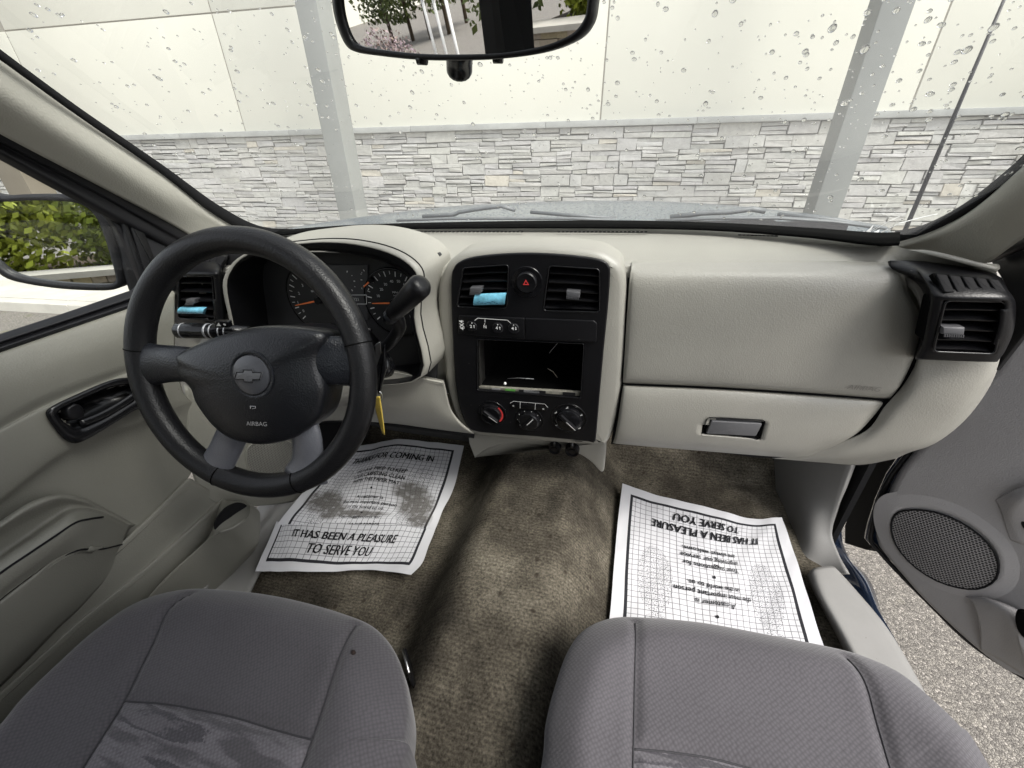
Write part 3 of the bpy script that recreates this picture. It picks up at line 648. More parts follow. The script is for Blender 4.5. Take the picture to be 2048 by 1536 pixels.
# black glass border
def strip(lst, w_, m, name, parent, th=.004, fx=None):
    """lst: [(u,v_outer, u2,v2, plane x)] pairs of edge pixels"""
    a = [lerp(X(q[0], q[1], q[4]), CAR_C, .02) for q in lst]; b = [lerp(X(q[2], q[3], q[4]), CAR_C, .02) for q in lst]
    return MB().patch([a, b], 40, 3).build(name, m, parent, solid=th)
strip([(-120, 8, -120, 34, -.62), (0, 98, 0, 116, -.63), (160, 216, 160, 232, -.665), (330, 333, 325, 347, -.70), (440, 412, 432, 430, -.725), (520, 452, 515, 472, -.745), (590, 458, 590, 474, -.76)], 0, 'matte', 'windshield_seal', cab)
strip([(2160, 185, 2160, 215, .66), (2048, 308, 2048, 326, .665), (1960, 384, 1965, 400, .67), (1900, 424, 1905, 440, .672), (1840, 452, 1845, 468, .675), (1790, 462, 1790, 485, .68)], 0, 'matte', 'windshield_seal', cab)
lo = [lerp(Z(u, v, -.15), CAR_C, .045) for u, v in ((540, 470), (700, 458), (900, 454.5), (1185, 453.5), (1400, 456.5), (1600, 469.5), (1740, 485), (1800, 486))]
up = [lerp(Z(u, v, -.146), CAR_C, .045) for u, v in ((535, 462), (700, 450), (900, 444), (1185, 440.5), (1400, 444), (1600, 454), (1740, 464), (1800, 464))]
MB().patch([lo, up], 60, 3).build('windshield_seal', 'void', cab, solid=.004)
# A-pillar trims
def pil(u_, m_, l_, name):
    rows = [[X(*q) for q in u_], [lerp(X(*a), X(*b), .4) + Vector((math.copysign(.012, -a[2]), -.012, 0)) for a, b in zip(u_, m_)], [X(*q) for q in m_], [X(*q) for q in l_]]
    o = MB().patch(rows, 50, 24).build(name, 'pillar', cab, solid=.01)
pil([(-240, -60, -.60), (-120, 30, -.62), (0, 112, -.635), (160, 229, -.668), (330, 344, -.70), (440, 428, -.73), (530, 476, -.75)],
    [(-240, 50, -.60), (-120, 125, -.615), (0, 200, -.63), (160, 297, -.655), (330, 400, -.69), (410, 446, -.715), (500, 500, -.74)],
    [(-240, 135, -.66), (-120, 200, -.67), (0, 268, -.68), (160, 352, -.70), (320, 436, -.72), (400, 482, -.735), (470, 520, -.75)], 'pillar_trim')
pil([(2900, -640, .60), (2480, -200, .64), (2280, 60, .655), (2160, 206, .665), (2048, 320, .668), (1965, 397, .672), (1905, 436, .676), (1840, 466, .68), (1765, 492, .69)],
    [(2900, -480, .58), (2480, -60, .625), (2280, 180, .65), (2160, 300, .66), (2048, 395, .66), (1965, 452, .665), (1910, 480, .67), (1860, 496, .68), (1810, 505, .69)],
    [(2900, -300, .64), (2480, 110, .68), (2280, 330, .70), (2160, 412, .70), (2048, 476, .70), (1985, 520, .70), (1950, 535, .70), (1910, 540, .705), (1880, 540, .70)], 'pillar_trim')
# kick panel and sill plates
MB().patch([[X(1526, 905, .655), X(1600, 915, .68), X(1704, 925, .715)], [X(1528, 960, .655), X(1600, 970, .68), X(1686, 975, .715)], [X(1516, 1000, .655), X(1600, 1015, .675), X(1672, 1020, .72)],
            [X(1545, 1045, .655), X(1610, 1062, .675), X(1664, 1066, .72)], [X(1590, 1105, .655), X(1625, 1105, .68), X(1676, 1104, .725)], [X(1618, 1160, .66), X(1640, 1150, .69), X(1694, 1144, .725)]], 20, 30).build('kick_panel', 'greylight', cab, solid=.01)
MB().patch([[Z(1613, 1150, -.862), Z(1625, 1138, -.841), Z(1645, 1133, -.8375), Z(1665, 1132, -.8395), Z(1676, 1140, -.85)], [Z(1630, 1190, -.862), Z(1642, 1190, -.839), Z(1662, 1186, -.8365), Z(1700, 1182, -.8395), Z(1712, 1180, -.85)],
            [Z(1672, 1270, -.862), Z(1686, 1270, -.839), Z(1705, 1262, -.8365), Z(1760, 1256, -.8395), Z(1772, 1252, -.85)], [Z(1720, 1370, -.862), Z(1736, 1368, -.839), Z(1755, 1360, -.8365), Z(1815, 1345, -.8395), Z(1826, 1340, -.85)],
            [Z(1800, 1540, -.862), Z(1816, 1538, -.839), Z(1835, 1525, -.8365), Z(1895, 1500, -.8395), Z(1908, 1495, -.85)]], 16, 30).build('sill_plate', 'greylight', cab, solid=.008)
MB().patch([[Z(560, 965, -.80), Z(580, 965, -.795), Z(612, 965, -.81), Z(650, 975, -.83)], [Z(500, 1030, -.80), Z(525, 1035, -.80), Z(545, 1042, -.83), Z(600, 1050, -.85)], [Z(430, 1100, -.80), Z(462, 1105, -.80), Z(478, 1112, -.835), Z(532, 1125, -.855)],
            [Z(340, 1190, -.80), Z(392, 1195, -.80), Z(414, 1200, -.835), Z(488, 1205, -.855)], [Z(240, 1290, -.80), Z(300, 1300, -.80), Z(330, 1300, -.835), Z(420, 1300, -.855)]], 20, 24).build('sill_plate', 'greylight', cab, solid=.008)
# body around the open passenger door
MB().patch([[X(1694, 922, .75), X(1724, 912, .80)], [X(1676, 975, .755), X(1702, 965, .80)], [X(1662, 1020, .76), X(1688, 1018, .80)], [X(1654, 1062, .765), X(1684, 1075, .80)], [X(1664, 1100, .79), X(1696, 1112, .83)], [X(1672, 1138, .82), X(1722, 1160, .85)],
            [X(1700, 1185, .83), X(1752, 1212, .86)], [X(1755, 1262, .83), X(1800, 1295, .86)], [X(1815, 1350, .83), X(1852, 1388, .86)], [X(1895, 1490, .83), X(1935, 1530, .86)]], 5, 60).build('door_opening', 'bluepaint', cab, solid=.03)
MB().prism([X(u, v, .90) for u, v in ((1690, 900), (1850, 880), (1800, 960), (1762, 1040), (1752, 1090), (1734, 1100), (1690, 1086), (1690, 1052), (1712, 985), (1698, 940))], .03).build('hinge_recess', 'matte', cab, smooth=False)
MB().prism([X(1975, 512, .745), X(2048, 470, .745), X(2250, 340, .745), X(2400, 560, .745), X(2200, 640, .745), X(2048, 668, .745), X(1992, 740, .745), X(2012, 640, .745), X(2005, 560, .745)], .005, .001).build('door_weatherstrip', 'rubber', cab, auto=40)
MB().tube([X(1978, 512, .73), X(2048, 482, .73), X(2200, 420, .73), X(2400, 300, .73)], .011).build('door_weatherstrip', 'rubber', cab)
# roof, rear wall, B-pillars (behind and above the camera)
rf = [[(-.62, y, .40), (-.3, y, .43), (0, y, .44), (.3, y, .43), (.62, y, .40)] for y in (.16, -.3, -.9, -1.25)]
MB().patch(rf, 20, 20).build('roof', 'greydoor', cab, solid=.04)
mb = MB(); mb.abox(-.75, .75, -1.25, -1.18, -.95, -.12); mb.abox(-.75, -.52, -1.25, -1.18, -.118, .42); mb.abox(.52, .75, -1.25, -1.18, -.118, .42); mb.build('rear_wall', 'greydoor', cab, smooth=False)
MB().abox(-.518, .518, -1.22, -1.215, -.116, .40).build('rear_window', 'glass', cab, smooth=False)
for s in (-1, 1):
    MB().prism([(s * .70, -.30, -.9), (s * .70, -.48, -.9), (s * .70, -.46, -.2), (s * .62, -.44, .40), (s * .62, -.28, .40), (s * .70, -.28, -.2)], .05, n=(-s, 0, 0)).build('door_pillar', 'matte', cab, smooth=False)
    MB().prism([(s * .71, -.50, -.95), (s * .71, -1.18, -.95), (s * .71, -1.18, -.2), (s * .71, -.50, -.2)], .04, n=(-s, 0, 0)).build('rear_side_panel', 'greydoor', cab, smooth=False)
MB().tube([Vector((-.62, .20, .40)), Vector((-.63, -.3, .42)), Vector((-.64, -1.2, .41))], .03).build('roof_rail', 'matte', cab)
MB().tube([Vector((.62, .20, .40)), Vector((.63, -.3, .42)), Vector((.64, -1.2, .41))], .03).build('roof_rail', 'matte', cab)
# wipers and antenna
def wip(pts, pts2, y0):
    t_ = MB().tube([Y(u, v, y0) for u, v in pts], [(.006, .008)] * len(pts), 8).build('wiper_arm', 'wiper', cab)
    MB().tube([Y(u, v, y0 - .02) for u, v in pts2], [(.004, .010)] * len(pts2), 8).build('wiper_blade', 'wiper', t_)
wip([(846, 433), (908, 429), (918, 424), (962, 417), (1003, 412), (1030, 420)], [(795, 441), (900, 437), (1061, 437), (1147, 437), (1232, 440)], 1.20)
wip([(1340, 435), (1406, 426), (1457, 424), (1504, 418), (1530, 422)], [(1311, 442), (1430, 436), (1556, 436), (1665, 443), (1770, 456)], 1.08)
MB().tube([Y(1061, 424, 1.2), Y(1147, 431, 1.2), Y(1232, 437, 1.2)], .005, 8).build('wiper_arm', 'wiper', cab)
MB().tube([Y(1556, 429, 1.08), Y(1665, 440, 1.08), Y(1760, 455, 1.08)], .005, 8).build('wiper_arm', 'wiper', cab)
a0, a1 = Y(1806, 470, 1.35), Y(2025, -40, 1.35)
MB().tube([a0, lerp(a0, a1, .5), a1], [.0055, .0045, .003], 8).build('antenna', 'rubber', cab)

# raindrops on the outside of the glass
def gl_pt(s, t_):
    n_ = len(GB) - 1; f = lambda L: Vector(crom(L, 61)[int(round(s * 60))])
    a, m_, b = f(GB), f(GM), f(GT); return Vector(crom([a, m_, b], 61)[int(round(t_ * 60))])
gv = np.array(gp_.v).reshape(40, 40, 3)
def gpt(s, t_):
    i = min(38.999, t_ * 39); j = min(38.999, s * 39); i0, j0 = int(i), int(j); fi, fj = i - i0, j - j0
    p = gv[i0, j0] * (1 - fi) * (1 - fj) + gv[i0 + 1, j0] * fi * (1 - fj) + gv[i0, j0 + 1] * (1 - fi) * fj + gv[i0 + 1, j0 + 1] * fi * fj
    n = np.cross(gv[i0, j0 + 1] - gv[i0, j0], gv[i0 + 1, j0] - gv[i0, j0]); n /= np.linalg.norm(n)
    if n[1] < 0: n = -n
    return Vector(p), Vector(n)
ico = bmesh.new(); bmesh.ops.create_icosphere(ico, subdivisions=2, radius=1); iv = [v.co.copy() for v in ico.verts]; ifc = [tuple(v.index for v in f.verts) for f in ico.faces]; ico.free()
mb = MB(); k = 0
while k < 1350:
    s, t_ = random.random(), random.random() ** .9 * .62
    p, n = gpt(s, t_); u_, v_ = PX(p)
    if not (-20 < u_ < 2068 and -20 < v_ < 440): continue
    dens = .25 + .75 * min(1, max(0, (u_ - 150) / 500)) if u_ < 700 else .6 + .4 * min(1, (u_ - 700) / 500)
    if v_ > 250: dens *= .55
    if random.random() > dens: continue
    r_ = (.0009 + .0026 * random.random() ** 3.2) * (1.25 if u_ > 1650 and random.random() < .4 else 1)
    down = Vector((0, .86, -.5)); down -= n * down.dot(n); down.normalize(); sd_ = n.cross(down); st = random.uniform(.95, 1.5)
    k2 = [random.uniform(.85, 1.15) for _ in range(2)]
    mb.add([p + n * (.0002 + max(-.12, q.z) * r_ * .6) + down * (q.x * r_ * st) + sd_ * (q.y * r_ * k2[0]) for q in iv], ifc); k += 1
single(mb, 'raindrops', 'water', 'scattered clear raindrops on the outside of the windshield', 'raindrops', (0, .8, .1), kind='stuff')
# chipped corner of the glass with a crack running off it
ck = MB(); 
for i in range(26):
    p = Y(1715 + random.random() * 55, 462 + random.random() * 14, .84); d = Vector(rng.normal(size=3)) * .006
    ck.add([p, p + d, p + Vector(rng.normal(size=3)) * .005], [(0, 1, 2)])
ck.tube([Y(1760, 466, .842), Y(1800, 446, .84), Y(1845, 434, .84), Y(1875, 428, .84)], .0006, 6); ck.tube([Y(1745, 462, .842), Y(1775, 444, .84), Y(1800, 432, .84)], .0004, 6)
ck.build('glass_chip', 'white', ws, smooth=False)

# ================================================================== DASHBOARD
dash = thing('dashboard', 'light grey dashboard with black vents and an empty radio opening', 'dashboard', (0, .8, -.4))
# top pad and the grey fascia under it
re_ = [(-.80, .93, -.156), tuple(Z(560, 468, -.153)), tuple(Z(700, 457, -.153)), tuple(Z(900, 453.5, -.153)), tuple(Z(1185, 452, -.153)), tuple(Z(1400, 455, -.153)), tuple(Z(1600, 468, -.153)), tuple(Z(1745, 485, -.153)), tuple(Y(1870, 512, .70)), tuple(Y(1992, 545, .685))]
cx = [-.80, -.66, -.50, -.22, .08, .28, .43, .53, .62, .70]
crest = [(x, .728 - .0 * (x > .5) - .10 * max(0, (-x - .6)) * 5, -.170 - .012 * (x > .55)) for x in cx]
mid = [tuple(lerp(a, b, .45) + Vector((0, 0, .002))) for a, b in zip(re_, crest)]
bk = lambda x, c, f: (c[1] - f) if x < .2 else .716
fr0 = [(x, bk(x, c, .032), c[2] - .012) for x, c in zip(cx, crest)]; fr1 = [(x, bk(x, c, .038) + .004 * (x > .2), c[2] - .04) for x, c in zip(cx, crest)]
fr2 = [(x, bk(x, c, .030) + .012 * (x > .2), -.30) for x, c in zip(cx, crest)]; fr3 = [(x * .98, c[1] - .01, -.44) for x, c in zip(cx, crest)]; fr4 = [(x * .95, c[1] + .06, -.52 + .1 * max(0, abs(x) - .55)) for x, c in zip(cx, crest)]
def cut(mb, poly):
    keep = []
    for f, m_ in zip(mb.f, mb.m):
        c = sum((Vector(mb.v[i]) for i in f), Vector()) / len(f)
        if not inpoly(PX(c), poly): keep.append((f, m_))
    mb.f = [a for a, b in keep]; mb.m = [b for a, b in keep]; return mb
dt = MB().patch([re_, mid, crest, fr0, fr1, fr2, fr3, fr4], 120, 120)
cut(dt, [(920, 545), (1210, 545), (1195, 875), (945, 850)]); cut(dt, [(455, 535), (530, 520), (640, 512), (760, 530), (818, 560), (822, 640), (840, 750), (840, 900), (420, 900), (470, 680)])
dt.build('dash_top', 'grey', dash, solid=.006)
for u0, u1 in ((690, 1052), (1118, 1300), (1480, 1560)):
    mb = MB(); n = max(2, (u1 - u0) // 8)
    for i in range(n):
        u = u0 + (u1 - u0) * i / n; q = 2.5 * abs(u - 1050) / 400
        mb.box(Z(u, 463.5 + (0 if u < 1300 else (u - 1300) * .034), -.151), (.0025, 0, 0), (0, .003, 0), (0, 0, .0006))
    mb.build('defroster_slot', 'matte', dash, smooth=False)
# dark gap body behind the passenger panels
dk = lambda pts, y: [Y(u, v, y) for u, v in pts]
MB().patch([dk([(1256, 556), (1500, 552), (1780, 570), (1826, 615)], .698), dk([(1240, 760), (1500, 772), (1760, 800), (1845, 745)], .698), dk([(1222, 888), (1400, 900), (1560, 915), (1760, 866)], .703)], 30, 30).build('panel_gap', 'matte', dash, solid=.004)
def yy(lst): return [Y(*q) for q in lst]
pt_ = lambda y, z, l: [Vector((Y(u, v, .697).x + (.004 if False else 0), y - e, z - e * .4)) for u, v, e in l]
pl_ = ((1261, 551, .003), (1290, 549, 0), (1450, 546, 0), (1650, 551, 0), (1770, 560, .004), (1796, 567, .010))
MB().patch([pt_(.738, -.1725, pl_), pt_(.720, -.1695, pl_), pt_(.704, -.1745, pl_),
            yy([(1259, 560, .690), (1288, 558, .687), (1450, 556, .687), (1650, 561, .687), (1785, 572, .687), (1818, 588, .693)]),
            yy([(1256, 600, .688), (1283, 600, .681), (1450, 602, .680), (1680, 607, .680), (1806, 620, .681), (1837, 628, .691)]),
            yy([(1251, 680, .688), (1278, 682, .680), (1450, 686, .678), (1680, 694, .678), (1800, 700, .679), (1836, 690, .690)]),
            yy([(1247, 745, .688), (1272, 748, .681), (1440, 755, .679), (1650, 767, .679), (1780, 772, .680), (1806, 762, .690)]),
            yy([(1246, 762, .690), (1270, 763, .687), (1435, 771, .686), (1625, 783, .686), (1755, 792, .686), (1785, 791, .692)]),
            yy([(1247, 766, .697), (1270, 767, .697), (1432, 774, .697), (1620, 786, .697), (1750, 796, .697), (1779, 797, .697)])], 70, 70).build('airbag_panel', 'grey', dash, solid=.004)
gdm = MB().patch([yy([(1248, 770, .697), (1270, 771, .697), (1435, 778, .697), (1620, 790, .697), (1740, 799, .697), (1764, 803, .698)]),
            yy([(1246, 775, .690), (1268, 776, .687), (1435, 783, .686), (1620, 795, .686), (1738, 805, .687), (1764, 810, .693)]),
            yy([(1242, 800, .688), (1264, 801, .680), (1432, 808, .678), (1600, 818, .678), (1715, 830, .681), (1742, 838, .692)]),
            yy([(1236, 840, .688), (1258, 842, .677), (1425, 852, .674), (1585, 866, .675), (1690, 868, .682), (1712, 868, .692)]),
            yy([(1230, 872, .690), (1252, 875, .682), (1420, 888, .679), (1570, 900, .680), (1648, 892, .687), (1668, 893, .694)]),
            yy([(1226, 886, .70), (1250, 889, .697), (1418, 903, .695), (1560, 914, .695), (1602, 914, .697), (1622, 911, .70)])], 70, 60)
gd = cut(gdm, [(1417, 837), (1531, 843), (1516, 879), (1403, 871)]).build('glovebox_door', 'grey', dash, solid=.004)
LP = Y(1470, 857, .672); LN = Vector((0, -1, -.12)).normalized()
L = lambda pts: [ON(u, v, LP, LN) for u, v in pts]
mb = MB(); mb.loft([[p for p in rounded(L([(1416, 836), (1532, 842), (1517, 880), (1402, 872)]), .004)], [p - LN * .022 for p in rounded(L([(1424, 842), (1524, 847), (1511, 874), (1411, 868)]), .004)]], True, False, True)
mb.build('latch_recess', 'matte', gd, face_cam=True)
MB().prism(rounded(L([(1423, 842), (1525, 848), (1512, 873), (1412, 868)]), .003), .012, .002).build('latch', mat('latch_grey', (.12, .12, .125), .45, .5, grain=.2), gd, auto=40)
# end cap right of the glove box, wrapping round to the passenger door
MB().patch([yy([(1795, 556, .702), (1830, 545, .70), (1960, 550, .70), (2000, 560, .71)]), yy([(1828, 588, .697), (1850, 585, .693), (1970, 590, .69), (2004, 590, .71)]), yy([(1841, 632, .693), (1858, 640, .688), (1990, 650, .68), (2010, 650, .71)]),
            yy([(1834, 716, .691), (1852, 718, .680), (1980, 730, .672), (1996, 735, .71)]),
            yy([(1808, 768, .690), (1840, 775, .672), (1942, 790, .672), (1966, 795, .71)]),
            yy([(1770, 812, .690), (1800, 828, .674), (1890, 846, .678), (1922, 848, .71)]),
            yy([(1722, 868, .690), (1750, 880, .680), (1830, 892, .686), (1868, 888, .715)]),
            yy([(1600, 908, .703), (1680, 914, .690), (1770, 912, .70), (1816, 906, .725)]),
            yy([(1545, 917, .705), (1640, 925, .71), (1720, 930, .73), (1790, 918, .76)])], 40, 50).build('dash_end_panel', 'grey', dash, solid=.004)
mb = MB(); text_on(mb, 'AIRBAG', Y(1728, 777, .6775), Vector((1, 0, -.03)), (0, 0, 1), .0118, .0, 1.12, .2); mb.build('airbag_lettering', mat('embossed_grey', (.2, .19, .17), .5), dash, smooth=False)

def tube_ring(ring, r, seg=6): return MB().tube(list(ring), r, seg, closed=True)
# ------------------------------------------------------------------ vents
def vent(parent, quad, P0, n, nsl, tabpx, depth=.05, tabw=34, lip=True, gloss='gloss'):
    """quad: TL, TR, BR, BL pixels of the opening on plane (P0, n)"""
    n = Vector(n).normalized(); q = [ON(u, v, P0, n) for u, v in quad]
    ring = rounded(q, .007)
    mb = MB(); c = sum(q, Vector()) / 4
    mb.loft([ring, [p - n * .012 for p in ring], [c + (p - c) * .9 - n * depth for p in ring]], True, False, True)
    vb = mb.build('vent', 'void', parent, face_cam=True)
    up = ((q[0] + q[1]) - (q[2] + q[3])).normalized()
    for i in range(nsl):
        f = (i + .62) / (nsl + .1); a = lerp(q[0], q[3], f); b = lerp(q[1], q[2], f); d = (b - a)
        a, b = a + d * .025, b - d * .02; m = (a + b) / 2 - n * .012; ex = (b - a) / 2
        dn = (-n * .92 + up * .36).normalized(); th = dn.cross(ex).normalized()
        sl = MB(); pr = []
        for (s_, t_) in ((-1, -.0010), (-.99, .0010), (.7, .0014), (1, .0006), (1, -.0006), (.7, -.0014)): pr.append(dn * (s_ * .011) + th * t_)
        sl.loft([[m - ex + p for p in pr], [m + p + up * 0.0006 for p in pr], [m + ex + p for p in pr]], True, True, True)
        sl.build('slat', 'black', vb if vb.parent.parent is None else parent, auto=35)
    if tabpx:
        m = ON(tabpx[0], tabpx[1], P0, n) + n * .004; ex = (q[1] - q[0]).normalized()
        tb = MB(); tb.prism([m - ex * .0115 + up * .005 + n * .003, m + ex * .0115 + up * .005 + n * .003, m + ex * .0115 - up * .005 + n * .004, m - ex * .0115 - up * .005 + n * .004], .014, .002, n=n)
        for k in range(9): p = m - ex * .0095 + ex * (.0024 * k) - up * .006 + n * .005; tb.box(p, ex * .0006, up * .0018, n * .0012)
        tb.build('tab', mat('vent_tab', (.07, .07, .075), .4), vb if vb.parent.parent is None else parent, auto=40)
    if lip: tube_ring(rounded([p + n * .0006 for p in q], .007), .0016).build('trim_ring', gloss, vb if vb.parent.parent is None else parent)
    return vb

# passenger corner vent housing
hs_rows = [[(1781, 521, .70), (1818, 521, .708), (1867, 525, .712), (1969, 541, .712), (2003, 555, .69)],
           [(1783, 537, .695), (1828, 541, .678), (1862, 551, .655), (1983, 561, .648), (2012, 571, .665)],
           [(1822, 558, .69), (1851, 568, .652), (1877, 587, .624), (2012, 591, .618), (2021, 592, .655)],
           [(1846, 585, .69), (1860, 596, .648), (1876, 606, .621), (2020, 614, .618), (2024, 616, .655)],
           [(1849, 631, .69), (1858, 636, .648), (1867, 650, .621), (2015, 660, .618), (2019, 662, .655)],
           [(1840, 674, .69), (1846, 681, .650), (1860, 692, .622), (1998, 702, .620), (2004, 700, .655)],
           [(1829, 714, .69), (1833, 717, .655), (1843, 719, .628), (1982, 724, .623), (1990, 720, .655)]]
PV0 = Y(1940, 650, .6195); PVn = Vector((.0, -1, .02)).normalized()
vq = [(1890, 601), (2012, 603), (1988, 708), (1865, 703)]
mb = MB(); mb.patch([yy(r) for r in hs_rows], 60, 60); ex_ = [zz(p, 1, 0, 0) for p in vq]
cut(mb, vq)
mb.build('vent_housing', 'black', dash, solid=.004)
vent(dash, vq, PV0, PVn, 5, (1900, 658))
tp = Vector((0, -.72, .69)).normalized(); TP0 = Y(1930, 565, .645) + tp * .012
sl_ = MB().prism(rounded([ON(u, v, TP0 - tp * .001, tp) for u, v in ((1862, 545), (1990, 558), (2008, 584), (1890, 584))], .004), .006, .001).build('side_window_vent', 'void', dash, auto=40)
for u0 in range(5):
    a = 1872 + u0 * 26; qd = [(a, 547 + u0 * 2.6), (a + 22, 549 + u0 * 2.6), (a + 38, 584), (a + 18, 584)]
    MB().prism(rounded([ON(u, v, TP0 + tp * .001, tp) for u, v in qd], .002), .005, .0012).build('fin', 'matte', sl_, auto=40)
# driver corner vent
hs2 = [[(395, 502, .68), (420, 505, .69), (455, 508, .69), (462, 512, .70)], [(362, 520, .65), (390, 522, .645), (435, 524, .64), (452, 528, .67)], [(348, 538, .63), (356, 541, .605), (430, 543, .60), (446, 545, .64)],
       [(345, 560, .63), (352, 560, .602), (432, 562, .598), (448, 562, .64)], [(345, 600, .63), (352, 600, .602), (436, 604, .598), (452, 606, .64)], [(347, 650, .63), (353, 650, .604), (440, 652, .60), (456, 654, .64)], [(350, 664, .63), (356, 664, .61), (442, 668, .606), (458, 668, .64)]]
vq2 = [(358, 553), (425, 552), (431, 641), (357, 636)]
mb = MB().patch([yy(r) for r in hs2], 40, 50); cut(mb, vq2); mb.build('vent_housing', 'black', dash, solid=.004)
vent(dash, vq2, Y(395, 600, .5975), (0.05, -1, .02), 5, (386, 601))
tp2 = Vector((0, -.72, .69)).normalized(); TQ = Y(415, 526, .645) + tp2 * .006
sl2 = MB().prism(rounded([ON(u, v, TQ - tp2 * .001, tp2) for u, v in ((402, 510), (452, 512), (438, 541), (362, 540))], .004), .006, .001).build('side_window_vent', 'void', dash, auto=40)
for k in range(4):
    a = 371 + k * 17; MB().prism(rounded([ON(u, v, TQ + tp2 * .001, tp2) for u, v in ((a + 33 - k * 6, 512), (a + 43 - k * 5, 512), (a + 13, 540), (a, 540))], .0015), .005, .001).build('fin', 'matte', sl2, auto=40)

# left end of the dashboard and the knee bolster
MB().patch([yy([(318, 560, .66), (345, 560, .64), (440, 560, .655), (470, 560, .67)]), yy([(318, 660, .655), (345, 660, .63), (440, 662, .64), (470, 662, .66)]), yy([(322, 700, .65), (350, 700, .62), (440, 705, .62), (560, 710, .64)]),
            yy([(332, 750, .65), (360, 756, .62), (450, 780, .615), (560, 790, .625)]), yy([(345, 776, .66), (378, 796, .64), (450, 830, .63), (560, 850, .635)]), yy([(352, 784, .70), (384, 806, .68), (450, 842, .67), (560, 866, .67)])], 40, 40).build('dash_end_panel', 'grey', dash, solid=.005)
MB().patch([yy([(560, 735, .69), (650, 738, .69), (780, 738, .69), (850, 752, .69), (888, 760, .69)]), yy([(560, 741, .64), (650, 744, .635), (778, 742, .632), (850, 757, .634), (886, 764, .640)]), yy([(560, 750, .632), (650, 752, .626), (779, 752, .624), (848, 766, .628), (890, 775, .640)]),
            yy([(560, 800, .630), (650, 800, .624), (775, 800, .622), (858, 810, .636), (902, 820, .655)]), yy([(560, 830, .64), (650, 826, .632), (775, 828, .636), (868, 842, .655), (925, 852, .668)]), yy([(560, 866, .67), (650, 842, .66), (772, 846, .668), (868, 858, .68), (948, 868, .69)])], 50, 50).build('knee_bolster', 'grey', dash, solid=.005)
MB().patch([yy([(560, 845, .66), (700, 836, .66), (772, 848, .67), (948, 870, .692)]), yy([(560, 852, .78), (700, 845, .80), (790, 862, .82), (948, 885, .80)])], 20, 4).build('lower_trim', 'matte', dash, solid=.006)

# ------------------------------------------------------------------ centre stack
SP0 = Vector((0, .672, -.2)); SN = Vector((0, -1, -.04)).normalized()
def SPt(u, v, h=0): return ON(u, v, SP0 + SN * h, SN)
zs_ = lambda lst: [zz(p, .3125, 860, 480) for p in lst]
sur = [(872, 600), (880, 552), (905, 516), (950, 500), (1060, 493), (1170, 499), (1222, 515), (1250, 550), (1250, 640), (1243, 765), (1232, 840), (1218, 884), (1190, 893), (1060, 884), (950, 872), (915, 845), (893, 790), (884, 720)]
outer = zs_([(133, 330), (138, 220), (150, 180), (178, 145), (260, 112), (420, 92), (600, 84), (800, 90), (1000, 110), (1105, 132), (1143, 165), (1153, 215), (1140, 420), (1112, 700), (1085, 1000), (1062, 1265), (1050, 1290), (1025, 1292), (700, 1262), (400, 1240), (290, 1226), (235, 1190), (190, 1080), (160, 900), (142, 600)])
outer3 = [Vector(p) for p in crom_closed([SPt(u, v, .004) for u, v in outer], 100)]
sring = [Vector(p) for p in crom_closed([SPt(u, v, -.004) for u, v in sur], 100)]; oc_ = sum(outer3, Vector()) / len(outer3)
hole = [p - SN * .008 for p in inset(outer3, SN, .006)]
srb = MB(); best = min(range(100), key=lambda k: (sring[k] - hole[0]).length); sring = sring[best:] + sring[:best]
if (sring[5] - hole[5]).length > (sring[-5] - hole[5]).length: sring = [sring[0]] + sring[1:][::-1]
srb.loft([[p - SN * .07 for p in sring], [p - SN * .014 for p in sring], [p - SN * .004 for p in inset(sring, SN, .004)], inset(sring, SN, .012), hole, [p - SN * .02 for p in hole]], True)
srb.build('centre_surround', 'grey', dash, auto=60, face_cam=True)
lvq = zs_([(212, 178), (503, 158), (492, 438), (172, 428)]); rvq = zs_([(762, 164), (1085, 185), (1085, 462), (724, 452)])
rad = zs_([(302, 634), (985, 664), (964, 1012), (304, 960)])
ring = lambda q, r: rounded([SPt(u, v, .004) for u, v in q], r)
ctr = curve_plate(outer3, [ring(lvq, .008), ring(rvq, .008), ring(rad, .004)], (SPt(1060, 700, .004), Vector((1, 0, 0)), Vector((0, 0, 1)) - SN * SN.z, SN), .008, .0025)
cp = ctr.build('centre_panel', 'black', dash, auto=40)
vent(cp, lvq, SPt(960, 570, .003), SN, 5, zz((300, 313), .3125, 860, 480))
vent(cp, rvq, SPt(1145, 580, .003), SN, 5, zz((918, 340), .3125, 860, 480))
def disc(c, ex, ey, n, r0, prof, seg=40, mb=None):
    """lathe about n: prof = [(radius factor, height)]"""
    mb = mb or MB(); rings = []
    for f, h in prof: rings.append([c + ex * (r0 * f * math.cos(q)) + ey * (r0 * f * math.sin(q)) + n * h for q in [2 * math.pi * k / seg for k in range(seg)]])
    mb.loft(rings, True, False, True); return mb
EX = Vector((1, 0, 0)); EY = (Vector((0, 0, 1)) - SN * SN.z).normalized()
def szm(px): return (SPt(1060 + px, 700) - SPt(1060, 700)).length
hzc = SPt(*zz((620, 272), .3125, 860, 480), h=.004)
disc(hzc, EX, EY, SN, szm(28), [(1.03, 0), (1.0, .0012), (.93, .0012), (.8, .0003), (.55, .0003), (.0, .0003)]).build('button_well', 'gloss', cp, auto=50)
hzb = SPt(*zz((622, 265), .3125, 860, 480), h=.005)
hb_ = disc(hzb, EX, EY, SN, szm(18), [(1, 0), (1, .007), (.9, .009), (.82, .0086), (0, .0084)], mb=MB())
o_ = hb_.build('hazard_button', 'black', cp, auto=40)
